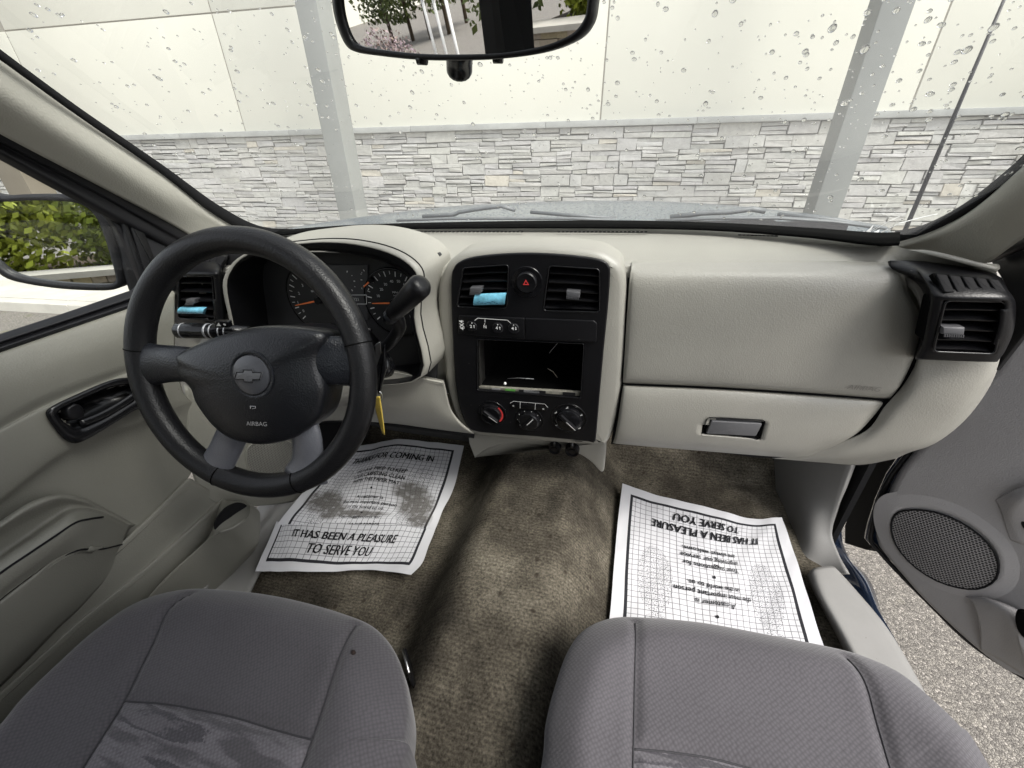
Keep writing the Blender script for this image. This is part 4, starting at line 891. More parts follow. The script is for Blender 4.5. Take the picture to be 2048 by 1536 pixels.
mb = MB(); tri = [hzb + SN * .0094 + EX * (szm(6.5) * math.cos(R_(a))) + EY * (szm(6.5) * math.sin(R_(a))) for a in (90, 210, 330)]; tri2 = [hzb + SN * .0094 + (p - hzb - SN * .0094) * .5 for p in tri]
mb.loft([tri, tri2], True); mb.build('hazard_triangle', 'red', cp, smooth=False)
# drive switches
sb = zs_([(182, 484), (604, 501), (606, 636), (178, 602)]); sb2 = zs_([(609, 501), (1050, 518), (1069, 535), (1064, 657), (609, 637)])
for q, nm in ((sb, 'drive_switch_bar'), (sb2, 'blank_switch_bar')): MB().prism(rounded([SPt(u, v, .0075) for u, v in q], .003), .006, .0015, n=SN).build(nm, 'black', cp, auto=40)
tx = MB(); H = .0079
def stx(s, px, py, size, bold=.01, sx=1, ex=EX, ey=EY, h=None):
    u, v = zz((px, py), .3125, 860, 480); text_on(tx, s, SPt(u, v, H if h is None else h), ex, ey, size, bold, sx)
sdir_ = (SPt(1194, 642) - SPt(916, 631)).normalized(); sup = SN.cross(sdir_).normalized(); sup = sup if sup.z > 0 else -sup
stx('4X4', 205, 545, .0125, .03, .95, ex=-sup * -1, ey=-sdir_)
def flush():
    global tx
    if tx.v: tx.build('lettering', 'white', cp, smooth=False)
    tx = MB()
flush()
stx('N', 352, 556, .0085, .02, ex=sdir_, ey=sup)
def line3(pts, wd, h=H):
    P = [SPt(*zz(p, .3125, 860, 480), h=h) for p in pts]
    for a, b in zip(P, P[1:]):
        d = (b - a).normalized(); s_ = SN.cross(d) * wd; tx.add([a + s_, a - s_, b - s_, b + s_], [(0, 1, 2, 3)])
line3([(285, 516), (305, 500), (495, 513), (518, 533)], .0006); line3([(352, 505), (352, 528)], .0005); line3([(350, 532), (348, 545)], .0005)
flush()
for (px, py), s_ in (((270, 550), '2\u2191'), ((435, 560), '4\u2191'), ((537, 563), '4\u2193')):
    c = SPt(*zz((px, py), .3125, 860, 480), h=.0075)
    disc(c, sdir_, sup, SN, szm(11), [(1, 0), (1, .003), (.88, .0042), (0, .0042)], 28).build('drive_button', 'gloss', cp, auto=40)
    flush(); num = s_[0]; stx(num, px - 8, py + 4, .0085, .03, ex=sdir_, ey=sup, h=.0121)
    u, v = zz((px + 12, py + 4), .3125, 860, 480); c2 = SPt(u, v, .0121); sg = 1 if s_[1] == '\u2191' else -1
    tx.add([c2 + sup * (.0034 * sg), c2 + sdir_ * .002 + sup * (.0006 * sg), c2 - sdir_ * .002 + sup * (.0006 * sg)], [(0, 1, 2)]); tx.add([c2 + sdir_ * .0006 + sup * (.0006 * sg), c2 - sdir_ * .0006 + sup * (.0006 * sg), c2 - sdir_ * .0006 - sup * (.0034 * sg), c2 + sdir_ * .0006 - sup * (.0034 * sg)], [(0, 1, 2, 3)])
    d0 = SPt(*zz((px - 2, py - 18), .3125, 860, 480), h=.0121); tx.add([d0 + sdir_ * (.0012 * math.cos(a)) + sup * (.0012 * math.sin(a)) for a in [k * math.pi / 4 for k in range(8)]], [tuple(range(8))])
flush()
# empty radio opening : cavity, bent cage strip along the bottom, loose wire
rr = ring(rad, .004)
mb = MB(); mb.loft([rr, [p - SN * .16 for p in rr]], True, False, True); ro = mb.build('radio_opening', 'void', cp, face_cam=True)
tube_ring([p + SN * .0004 for p in ring(rad, .004)], .0011).build('opening_edge', 'gloss', cp)
zp = lambda lst, h=-.006: [SPt(*zz(p, .3125, 860, 480), h=h) for p in lst]
MB().prism(zp([(312, 938), (960, 975), (958, 1006), (312, 958)], -.003), .006, .001, n=SN).build('mounting_strip', 'rag', cp, auto=40)
for a, b, m_ in ((480, 545, 'green'), (395, 450, 'silver'), (570, 740, 'matte'), (600, 700, 'silver'), (850, 930, 'matte')):
    f = lambda x: 938 + (x - 312) * .057
    MB().prism(zp([(a, f(a) + 6), (b, f(b) + 6), (b, f(b) + 24), (a, f(a) + 22)], -.0018), .003, n=SN).build('strip_part', m_, cp, smooth=False)
MB().prism(zp([(300, 645), (314, 646), (325, 930), (312, 940)], -.006), .03, .001, n=SN).build('side_bracket', mat('bracket', (.05, .048, .045), .4, metal=.6, var=.5, vs=60), cp, auto=40)
MB().tube([p - SN * .03 for p in zp([(745, 770), (770, 740), (800, 705), (815, 690)])], .0006, 6).build('loose_wire', 'silver', cp)
MB().tube([p - SN * .03 for p in zp([(735, 870), (770, 890), (800, 930)])], .0008, 6).build('loose_wire', 'rag', cp)
MB().tube([p - SN * .02 for p in zp([(480, 918), (560, 915), (650, 922)])], .0007, 6).build('loose_wire', 'silver', cp)
disc(zp([(482, 916)], -.01)[0], EX, EY, SN, .003, [(1, 0), (1, .003), (0, .004)], 12).build('screw', 'white', cp)
# climate knobs
for (px, py, r, ang, nm) in ((398, 1108, 32, -38, 'temperature_knob'), (636, 1150, 31, 50, 'fan_knob'), (888, 1143, 37, -45, 'vent_knob')):
    c = SPt(*zz((px, py), .3125, 860, 480), h=.004)
    disc(c, EX, EY, SN, szm(r), [(1.05, -.0005), (1.03, .001), (.97, .0012), (.93, .0005), (.9, -.001), (.72, .001), (.7, .009), (.64, .0105), (0, .0105)]).build(nm, 'gloss', cp, auto=35)
    flush(); d = EX * math.cos(R_(ang)) + EY * math.sin(R_(ang)); s_ = SN.cross(d)
    MB().prism(rounded([c + SN * .0165 + d * (szm(r) * .62) + s_ * .0035, c + SN * .0165 + d * (szm(r) * .62) - s_ * .0035, c + SN * .0165 - d * (szm(r) * .62) - s_ * .0045, c + SN * .0165 - d * (szm(r) * .62) + s_ * .0045], .003), .008, .0015, n=SN).build('knob_pointer', 'black', cp, auto=40)
    tx.add([c + SN * .0168 + d * (szm(r) * (.62 if k in (0, 1) else -.1)) * (1) + s_ * (.0007 if k in (0, 3) else -.0007) for k in range(4)], [(0, 1, 2, 3)])
    if nm == 'temperature_knob':
        for k in range(14):
            a0_, a1_ = R_(-50 + k * 7), R_(-43.5 + k * 7); q = [c + SN * .0108 + (EX * math.cos(a) + EY * math.sin(a)) * (szm(r) * f) for a, f in ((a0_, .83), (a0_, .70), (a1_, .70), (a1_, .83))]
            tr_ = tr_ if k else MB(); tr_.add([p - SN * .008 for p in q], [(0, 1, 2, 3)])
        tr_.build('hot_scale', 'red', cp, smooth=False)
    elif nm == 'fan_knob':
        for a in (215, 180, 145, 110, 75, 40, 10): p = c + SN * .0035 + (EX * math.cos(R_(a)) + EY * math.sin(R_(a))) * (szm(r) * .83); tx.add([p + EX * (.001 * math.cos(b_)) + EY * (.001 * math.sin(b_)) for b_ in [k * math.pi / 3 for k in range(6)]], [tuple(range(6))])
    else:
        for a in (150, 95, 30, -40, 215):
            flush()
            p = c + SN * .0045 + (EX * math.cos(R_(a)) + EY * math.sin(R_(a))) * (szm(r) * .83)
            for dx, dz, hw, hh in ((0, 0, .0022, .0005), (.0012, .0018, .0005, .0018), (-.0016, -.0014, .0012, .0004)): tx.add([p + EX * (dx + hw) + EY * (dz + hh), p + EX * (dx - hw) + EY * (dz + hh), p + EX * (dx - hw) + EY * (dz - hh), p + EX * (dx + hw) + EY * (dz - hh)], [(0, 1, 2, 3)])
flush()
MB().prism(rounded([SPt(*zz(p, .3125, 860, 480), h=.0065) for p in ((512, 1040), (535, 1030), (735, 1048), (755, 1070), (748, 1098), (700, 1090), (520, 1078))], .004), .004, .001, n=SN).build('mode_button', 'gloss', cp, auto=40)
line3([(512, 1045), (535, 1032), (735, 1050), (754, 1072)], .0004, .0068); line3([(577, 1036), (577, 1076)], .0004, .0068); line3([(675, 1044), (672, 1086)], .0004, .0068)
for px, py in ((533, 1062), (725, 1082)): p = SPt(*zz((px, py), .3125, 860, 480), h=.0068); tx.add([p + EX * (.0018 * math.cos(a)) + EY * (.0018 * math.sin(a)) for a in [k * math.pi / 4 for k in range(8)]] + [p + EX * (.0011 * math.cos(a)) + EY * (.0011 * math.sin(a)) for a in [k * math.pi / 4 for k in range(8)]], [(k, (k + 1) % 8, 8 + (k + 1) % 8, 8 + k) for k in range(8)])
flush()
# bracket under the stack and the two power outlets
BN = Vector((0, -1, -.1)).normalized(); BP = Y(1075, 890, .735)
bpts = [(943, 862), (1060, 872), (1195, 884), (1211, 884), (1209, 935), (1204, 944), (1196, 939), (1180, 922), (1150, 905), (1100, 893), (1040, 888), (1004, 889), (975, 899), (955, 912), (948, 913)]
MB().prism([Vector(p) for p in crom_closed([ON(u, v, BP, BN) for u, v in bpts], 60)], .03, .003, n=BN).build('lower_bracket', 'grey', dash, auto=50)
for u, v, r in ((1109, 899, 14), (1144, 903, 16)):
    c = ON(u, v, BP + BN * .012, BN); ex = Vector((1, 0, 0)); ey = BN.cross(ex)
    mb = disc(c, ex, ey, BN, szm(r) * 1.05, [(1, -.03), (1, .0), (.92, .003), (.8, .003), (.74, -.001), (.5, -.001), (.45, .002), (0, .002)], 28); mb.tube([c + Vector((0, 0, .012)), c + Vector((0, -.004, .022)), c + Vector((0, 0, .03))], (.004), 8)
    mb.build('power_outlet', 'gloss', dash, auto=40)

# ------------------------------------------------------------------ gauge cluster
def ringY(lst, y, n=64, k=(0, 0, 1)):
    cu, cv = 640, 600; return [Vector(p) for p in crom_closed([Y(cu + (u - cu) * k[2] + k[0], cv + (v - cv) * k[2] + k[1], y) for u, v in lst], n)]
oc = [(470, 700), (449, 630), (437, 570), (452, 532), (480, 508), (520, 495), (580, 487), (640, 482), (700, 484), (760, 496), (806, 516), (834, 543), (838, 575), (832, 640), (850, 752), (760, 775), (640, 775), (540, 760)]
ic = [(492, 700), (474, 630), (465, 570), (474, 540), (496, 520), (530, 511), (584, 505), (640, 502), (700, 508), (760, 522), (800, 540), (820, 558), (826, 585), (822, 640), (838, 745), (755, 765), (640, 765), (548, 750)]
wt = [.6, .6, .6, .6, .5, .4, .22, .18, .18, .18, .18, .2, .25, .4, .5, .5, .5, .5]
rb = [p + Vector((0, .13, .004)) for p in ringY(oc, .60, k=(0, 0, 1.02))]
ro1 = [p + Vector((0, .02, .0)) for p in ringY(oc, .60)]; ro2 = [p for p in ringY([((a[0] * (1 - k * .5) + b[0] * k * .5), (a[1] * (1 - k * .5) + b[1] * k * .5)) for a, b, k in zip(oc, ic, wt)], .60)]
ro3 = [p for p in ringY([((a[0] * (1 - k) + b[0] * k), (a[1] * (1 - k) + b[1] * k)) for a, b, k in zip(oc, ic, wt)], .601)]
mb = MB(); mb.loft([rb, ro1, ro2, ro3], True); cl = mb.build('gauge_cluster', 'grey', dash, face_cam=True)
ri1 = [p for p in ringY([((a[0] * (1 - k) + b[0] * k), (a[1] * (1 - k) + b[1] * k)) for a, b, k in zip(oc, ic, wt)], .6003)]
ri2 = ringY(ic, .612); ri3 = [p + Vector((0, .09, 0)) for p in ringY(ic, .612)]
MB().loft([ri1, [lerp(a, b, .4) + Vector((0, -.004, .0)) for a, b in zip(ri1, ri2)], ri2, ri3], True, False, False).build('cluster_bezel', 'black', cl, face_cam=True)
MB().tube([p + Vector((0, -.001, 0)) for p in ro1[4:66]], .0016, 6).build('cluster_gap', 'matte', cl)
CY = .69; cw = lambda u, v, h=0: Y(u, v, CY - h)
MB().prism(rounded([cw(u, v) for u, v in ((425, 505), (880, 505), (870, 790), (425, 790))], .01), .01).build('gauge_face', mat('gauge_grey', (.022, .022, .024), .6, var=.1), cl, smooth=False)
MB().prism([cw(u, v, .004) for u, v in ((645, 530), (735, 530), (735, 640), (645, 640))], .003, .001).build('gauge_face', mat('gauge_mid_grey', (.05, .05, .053), .5), cl, auto=40)
tx = MB(); XV, ZV = Vector((1, 0, 0)), Vector((0, 0, 1)); nd_ = MB(); rings_ = MB()
def g_txt(s, u, v, size, bold=.0, h=.006): text_on(tx, s, cw(u, v, h), XV, ZV, size, bold)
pxm = (cw(741, 600) - cw(740, 600)).length
def dial(u, v, r, a0_, a1_, nt_, big):
    c = cw(u, v, .0062)
    for k in range(nt_ + 1):
        a = R_(a0_ + (a1_ - a0_) * k / nt_); d = XV * math.cos(a) + ZV * math.sin(a); s_ = XV * -math.sin(a) + ZV * math.cos(a); l = .16 if k % 2 == 0 else .1; wd = pxm * (.8 if k % 2 == 0 else .5)
        tx.add([c + d * r * pxm + s_ * wd, c + d * r * pxm - s_ * wd, c + d * r * pxm * (1 - l) - s_ * wd, c + d * r * pxm * (1 - l) + s_ * wd], [(0, 1, 2, 3)])
for (u, v, r) in ((640, 602, 66), (792, 606, 58)):
    c = cw(u, v, .002); rings_.tube([c + XV * (r * pxm * math.cos(a)) + ZV * (r * pxm * math.sin(a)) for a in [2 * math.pi * k / 48 for k in range(48)]], .0032, 8, closed=True)
    d_ = disc(c, XV, ZV, Vector((0, -1, 0)), r * pxm, [(1, 0), (.98, .003), (.0, .003)]); d_.build('dial_face', mat('dial_black', (.014, .014, .015), .5), cl, auto=40)
rings_.build('dial_ring', 'gloss', cl)
dial(640, 602, 62, 215, -35, 24, 0); dial(792, 606, 54, 215, -35, 22, 0); dial(742, 560, 20, 240, 120, 4, 0); dial(690, 562, 20, 60, -60, 4, 0)
for s, u, v in (('0', 607, 622), ('1', 596, 605), ('2', 598, 587), ('3', 605, 571), ('4', 619, 560), ('5', 640, 555), ('6', 661, 560)): g_txt(s, u, v, .0085)
g_txt('RPM X 1000', 634, 583, .0058)
for s, u, v in (('10', 757, 592), ('20', 763, 579), ('30', 771, 569), ('40', 783, 563), ('50', 797, 563), ('60', 810, 569), ('110', 824, 633)): g_txt(s, u, v, .0078)
g_txt('MPH', 790, 585, .0062); g_txt('km/h', 790, 591, .0038); g_txt('40321', 708, 599, .0095)
g_txt('E', 724, 577, .005); g_txt('F', 724, 546, .005)
for b in ((688, 590, 733, 608),): 
    for a in (((b[0], b[1]), (b[2], b[1])), ((b[0], b[3]), (b[2], b[3])), ((b[0], b[1]), (b[0], b[3])), ((b[2], b[1]), (b[2], b[3]))):
        p, q = cw(*a[0], .0062), cw(*a[1], .0062); d = (q - p).normalized(); s_ = d.cross(Vector((0, 1, 0))) * pxm * .5; tx.add([p + s_, p - s_, q - s_, q + s_], [(0, 1, 2, 3)])
tx.build('gauge_lettering', 'white', cl, smooth=False)
for (a, b) in (((590, 611), (638, 601)), ((744, 607), (790, 606)), ((727, 574), (743, 559))):
    p, q = cw(*a, .009), cw(*b, .009); d = (q - p).normalized(); s_ = d.cross(Vector((0, 1, 0))) * pxm; nd_ = MB(); nd_.add([p + s_ * .8, p - s_ * .8, q - s_ * 1.8, q + s_ * 1.8], [(0, 1, 2, 3)]); nd_.build('needle', 'needle', cl, smooth=False)
for u, v, r in ((638, 601, 7), (790, 606, 8), (743, 559, 5)): disc(cw(u, v, .006), XV, ZV, Vector((0, -1, 0)), r * pxm, [(1, 0), (.9, .006), (0, .006)], 20).build('needle_cap', 'black', cl, auto=40)

# ================================================================== STEERING WHEEL AND COLUMN
CW = Vector((-.338, .395, -.2507)); tl, yw = R_(69.95), R_(7.35)
WA = Vector((math.cos(yw), math.sin(yw), 0)); WB = Vector((0, math.cos(tl), math.sin(tl))); WB = (WB - WA * WB.dot(WA)).normalized(); WN = WA.cross(WB).normalized()
if WN.y > 0: WN = -WN
def WP(u, v, h=0): return ON(u, v, CW + WN * h, WN)
sw = thing('steering_wheel', 'worn black four spoke steering wheel with round emblem', 'steering wheel', CW)
RR, RT = .1832, .0188
circ = lambda r, h=0, n=96: [CW + WN * h + WA * (r * math.cos(q)) + WB * (r * math.sin(q)) for q in [2 * math.pi * k / n for k in range(n)]]
rim = MB().tube(circ(RR), RT, 20, closed=True, up=WN).build('rim', 'leather', sw)
for u, v in ((272, 697), (733, 684), (440, 958), (600, 962)):
    p = WP(u, v) - CW; a = math.atan2(p.dot(WB), p.dot(WA)); d = WA * math.cos(a) + WB * math.sin(a)
    MB().tube([CW + d * RR + d * ((RT + .0001) * math.cos(q)) + WN * ((RT + .0001) * math.sin(q)) for q in [2 * math.pi * k / 24 for k in range(24)]], .0009, 6, closed=True).build('rim_seam', 'void', rim)
sp_ = lambda P, R_l, nm, mm_='spoke': MB().tube(crom(np.array([tuple(p) for p in P]), 14), [tuple(x) for x in crom(np.array(R_l, float), 14)], 18, up=WN).build(nm, mm_, sw)
sp_([WP(278, 728, -.002), WP(315, 728, .004), WP(362, 728, .012), WP(430, 735, .012)], [(.014, .040), (.012, .031), (.013, .027), (.012, .026)], 'spoke')
sp_([WP(728, 722, -.002), WP(692, 722, .004), WP(645, 722, .012), WP(580, 730, .012)], [(.014, .040), (.012, .036), (.013, .034), (.012, .03)], 'spoke')
sp_([WP(425, 950, -.002), WP(440, 920, .0), WP(462, 875, .006), WP(490, 820, .008)], [(.014, .034), (.011, .026), (.011, .025), (.01, .024)], 'spoke', 'spoke_sheen')
sp_([WP(612, 952, -.002), WP(616, 920, .0), WP(612, 868, .006), WP(590, 810, .008)], [(.014, .036), (.011, .026), (.011, .024), (.01, .024)], 'spoke', 'spoke_sheen')
hubpx = [(361, 708), (362, 728), (363, 749), (388, 775), (399, 805), (425, 842), (448, 864), (477, 880), (522, 888), (574, 881), (611, 862), (638, 838), (650, 800), (652, 770), (643, 734), (642, 705), (654, 671), (626, 657), (559, 651), (515, 653), (477, 661), (440, 672), (407, 685)]
hubo = [Vector(p) for p in crom_closed([WP(u, v, .018) for u, v in hubpx], 96)]
def pillow(out, n, c, prof, mb=None, push=None):
    mb = mb or MB(); rings = []
    for s_, h in prof: rings.append([c + (p - c) * s_ + n * h for p in out])
    mb.loft(rings, True, False, True); return mb
hc_ = WP(508, 755, .018)
hub = pillow(hubo, WN, hc_, [(.96, -.05), (1.0, -.02), (1.0, 0), (.992, .004), (.97, .008), (.93, .0115), (.85, .0155), (.7, .021), (.5, .025), (.3, .027), (.1, .0275), (.001, .0275)]).build('airbag_cover', 'hub', sw)
ec = WP(503, 750, .0445)
disc(ec, WA, WB, WN, .0335, [(1.0, -.004), (1.0, .0005), (.9, .0012), (.84, -.0002), (.82, -.003), (.80, -.003)]).build('emblem_ring', 'spoke', hub, auto=50)
disc(ec, WA, WB, WN, .0272, [(1.0, -.004), (1.0, -.001), (.97, .0016), (.85, .0028), (.5, .0045), (0, .005)]).build('emblem_disc', mat('emblem_black', (.05, .052, .06), .3, .6, grain=.1), hub, auto=50)
bow = [(-.021, -.0052), (-.0075, -.0052), (-.0075, -.0085), (.0062, -.0085), (.0062, -.0052), (.0165, -.0052), (.021, .0045), (.0075, .0045), (.0075, .0078), (-.0062, .0078), (-.0062, .0045), (-.0165, .0045)]
bw3 = [ec + WN * .0060 + WA * x + WB * y for x, y in bow]
MB().prism(bw3, .006, .0012, n=WN).build('emblem_mark', mat('emblem_grey', (.09, .092, .1), .3, .6), hub, auto=30)
mb = MB(); mb.tube([p + WN * .0002 for p in bw3], .0005, 6, closed=True); mb.build('emblem_outline', 'matte', hub)
mb = MB(); text_on(mb, 'AIRBAG', WP(513, 848, .0432), WA, WB, .0085, .0, 1.1); p = WP(506, 816, .0458); mb.tube([p + WA * a_ + WB * b_ for a_, b_ in ((-.004, -.001), (-.004, .0025), (.004, .0025), (.004, .0), (-.001, -.001))], .0004, 5)
mb.build('airbag_lettering', 'silver', hub, smooth=False)

colm = thing('steering_column', 'black steering column with column shift lever and light stalk', 'steering column', (-.36, .55, -.32))
P0 = CW - WN * .03; P1 = CW - WN * .26 + Vector((0, .02, -.01))
MB().tube([P0, lerp(P0, P1, .1), lerp(P0, P1, .5), P1], [(.05, .055), (.062, .07), (.065, .075), (.06, .07)], 24, up=WB).build('shroud', 'black', colm)
MB().tube([P0 - WB * .055, lerp(P0, P1, .3) - WB * .06, P1 - WB * .07], [(.03, .06), (.035, .065), (.04, .07)], 24, up=WB).build('lower_shroud', mat('shroud_grey', (.16, .155, .14), .55, grain=.2), colm)
# stalk with cruise switch
sa, sb_ = Y(353, 661, .47), Y(500, 664, .50); dS = (sb_ - sa)
stk = MB().tube([sa, sa + dS * .03, sa + dS * .3, sa + dS * .5, sb_], [.010, .0135, .0135, .0125, .011], 18).build('light_stalk', 'gloss', colm)
for f0, f1 in ((.10, .115), (.43, .45), (.5, .515), (.62, .635), (.70, .71)): MB().tube([sa + dS * f0, sa + dS * f1], .0139 if f0 < .45 else .0130, 18).build('stalk_ring', 'silver', stk)
vd = (CAR_C - sa).normalized(); us = dS.cross(vd).normalized(); us = us if us.z > 0 else -us
MB().prism(rounded([sa + dS * a + vd * .0145 + us * b_ for a, b_ in ((.17, -.005), (.33, -.005), (.33, .006), (.17, .006))], .002), .006, .001, n=vd).build('cruise_switch', 'silver', stk, auto=40)
MB().prism(rounded([sa + dS * a + vd * .0155 + us * b_ for a, b_ in ((.185, -.004), (.315, -.004), (.315, .005), (.185, .005))], .002), .006, .001, n=vd).build('cruise_switch', 'gloss', stk, auto=40)
MB().prism(rounded([Y(430, 642, .47), Y(456, 644, .472), Y(458, 656, .472), Y(428, 656, .47)], .002), .008, .001).build('stalk_tab', 'gloss', stk, auto=40)
mb = MB(); mb.add([Y(433, 652, .4695), Y(442, 652, .4695), Y(437, 645, .4695)], [(0, 1, 2)]); c = Y(449, 649, .4705); mb.add([c + XV * (.0028 * math.cos(a)) + ZV * (.0018 * math.sin(a)) for a in [k * math.pi / 6 for k in range(12)]], [tuple(range(12))]); mb.build('stalk_lettering', 'white', stk, smooth=False)
# gear lever
lv = [Y(755, 700, .54), Y(775, 690, .525), Y(790, 672, .51), Y(799, 655, .50), Y(797, 640, .49), Y(789, 626, .48)]
gl_ = MB().tube(crom(np.array([tuple(p) for p in lv]), 20), .0095, 14).build('gear_lever', 'black', colm)
k0, k1 = Y(784, 630, .475), Y(846, 566, .455); kd = k1 - k0
MB().tube([k0, k0 + kd * .04, k0 + kd * .3, k0 + kd * .75, k0 + kd * .92, k0 + kd * .98, k1 + kd * .005], [.009, .0115, .0135, .0155, .0155, .0125, .006], 22).build('lever_knob', 'black', gl_)
MB().tube([k0 - kd * .12, k0 + kd * .02], [.0105, .0108], 18).build('lever_collar', 'spoke', gl_)
MB().tube([Y(742, 660, .60), Y(700, 652, .60), Y(665, 650, .60)], .004, 8).build('trip_stem', 'black', colm)
# ignition lock, key, tag
MB().tube([Y(770, 730, .52), Y(752, 735, .50)], [.022, .020], 18).build('ignition_lock', 'gloss', colm)
key = thing('ignition_key', 'key in the ignition with a yellow tag hanging below it', 'key', Y(760, 740, .48))
MB().prism(rounded([Y(750, 690, .478), Y(760, 684, .480), Y(764, 740, .480), Y(752, 742, .478)], .002), .003, .0008).build('key_head', 'steel', key, auto=40)
MB().prism(rounded([Y(752, 735, .474), Y(768, 690, .476), Y(771, 740, .476), Y(758, 790, .474), Y(750, 772, .474)], .003), .006, .0015).build('key_cover', 'gloss', key, auto=40)
c = Y(757, 790, .475); MB().tube([c + XV * (.007 * math.cos(q)) + ZV * (.009 * math.sin(q)) for q in [2 * math.pi * k / 24 for k in range(24)]], .0008, 6, closed=True).build('key_ring', 'steel', key)
MB().patch([[Y(750, 794, .472), Y(759, 793, .470)], [Y(750, 815, .474), Y(762, 812, .470)], [Y(757, 842, .474), Y(766, 842, .470)], [Y(764, 866, .472), Y(769, 870, .470)]], 6, 14).build('key_tag', 'brass', key, solid=.0012)

# ================================================================== AIR FRESHENERS clipped to the vents
def fresh(quad, P0, n, label):
    n = Vector(n).normalized(); q = [ON(u, v, P0, n) for u, v in quad]; c = sum(q, Vector()) / 4
    t = thing('air_freshener', label, 'air freshener', c, 'blue stick fresheners on the vents')
    a, b = (q[0] + q[3]) / 2, (q[1] + q[2]) / 2; hh = (q[0] - q[3]).length / 2; d = (b - a).normalized(); up = (q[0] - q[3]).normalized()
    prof = [(n * (.006 * math.sin(th)) + up * (hh * math.cos(th))) for th in [math.pi * k / 10 for k in range(11)]] + [-n * .001 - up * hh, -n * .001 + up * hh]
    MB().loft([[a + p for p in prof], [b + p for p in prof]], True, True, True).build('stick', 'blue_fresh', t, auto=50)
    mb = MB()
    for k in range(14):
        x = .12 + .05 * k + rng.uniform(-.02, .02); y = rng.uniform(-.6, -.1); z_ = .0064 * math.sqrt(max(0, 1 - y * y)); w_ = rng.uniform(.0006, .002)
        p = a + (b - a) * x + up * (hh * y) + n * (z_ + .0006); mb.add([p + d * w_ + up * .0006, p - d * w_ + up * .0006, p - d * w_ - up * .0006, p + d * w_ - up * .0006], [(0, 1, 2, 3)])
    mb.build('print', mat('freshener_print', (.02, .08, .16), .5), t, smooth=False)
fresh(zs_([(290, 345), (482, 335), (482, 415), (280, 418)]), SPt(980, 600, .008), SN, 'blue stick air freshener under the vent tab left of hazard button')
fresh([(361, 614), (412, 613), (411, 629), (358, 627)], Y(395, 600, .590), (0, -1, 0), 'small blue air freshener on the vent behind the steering wheel')

# ================================================================== DRIVER DOOR
dd = thing('driver_door', 'closed driver door with grey panel, black pull handle and side mirror', 'door', (-.74, .2, -.5))
def xx(lst): return [X(*q) for q in lst]
dpn = MB().patch([xx([(-200, 770, -.725), (-80, 735, -.725), (0, 704, -.725), (130, 659, -.725), (270, 611, -.725), (350, 580, -.73)]),
            xx([(-200, 780, -.712), (-80, 745, -.712), (0, 714, -.712), (130, 670, -.712), (270, 622, -.712), (350, 594, -.72)]),
            xx([(-200, 840, -.700), (-80, 800, -.700), (0, 765, -.700), (130, 718, -.700), (270, 665, -.702), (350, 634, -.715)]),
            xx([(-200, 930, -.700), (-80, 880, -.700), (0, 830, -.700), (110, 776, -.700), (255, 722, -.702), (350, 690, -.715)]),
            xx([(-200, 960, -.706), (-80, 906, -.706), (0, 857, -.706), (110, 801, -.706), (258, 743, -.706), (350, 712, -.716)]),
            xx([(-200, 972, -.7005), (-80, 917, -.7005), (0, 868, -.7005), (112, 813, -.7005), (262, 756, -.702), (352, 724, -.716)]),
            xx([(-200, 1040, -.700), (-80, 985, -.700), (0, 935, -.700), (120, 872, -.700), (275, 812, -.702), (365, 780, -.716)]),
            xx([(-200, 1100, -.704), (-80, 1043, -.704), (0, 993, -.704), (140, 893, -.704), (285, 838, -.706), (380, 800, -.716)]),
            xx([(-200, 1130, -.718), (-80, 1072, -.718), (0, 1022, -.718), (150, 918, -.718), (300, 860, -.718), (400, 815, -.72)]),
            xx([(-200, 1260, -.722), (-80, 1180, -.722), (0, 1120, -.722), (180, 985, -.722), (330, 905, -.722), (440, 848, -.722)]),
            xx([(-200, 1430, -.722), (-80, 1350, -.722), (0, 1290, -.722), (150, 1160, -.722), (276, 1050, -.722), (378, 953, -.722), (470, 866, -.722)][0:6] + [(470, 866, -.722)])[0:6],
            xx([(-200, 1440, -.708), (-80, 1360, -.708), (0, 1300, -.708), (153, 1167, -.708), (280, 1057, -.708), (384, 958, -.708)]),
            xx([(-200, 1530, -.706), (-80, 1450, -.706), (0, 1385, -.706), (165, 1232, -.706), (292, 1128, -.706), (440, 993, -.706)]),
            xx([(-200, 1540, -.694), (-80, 1460, -.694), (0, 1393, -.694), (169, 1240, -.694), (297, 1137, -.694), (450, 1001, -.694)]),
            xx([(-200, 1680, -.690), (-80, 1580, -.690), (20, 1490, -.690), (200, 1300, -.690), (330, 1190, -.690), (480, 1050, -.690)]),
            xx([(-200, 1780, -.692), (-80, 1700, -.692), (60, 1600, -.692), (240, 1400, -.692), (370, 1290, -.692), (520, 1140, -.692)])], 120, 200)
cut(dpn, [(110, 828), (150, 804), (205, 779), (260, 768), (276, 782), (272, 802), (212, 838), (150, 862)]).build('door_panel', 'greydoor', dd, solid=.01)
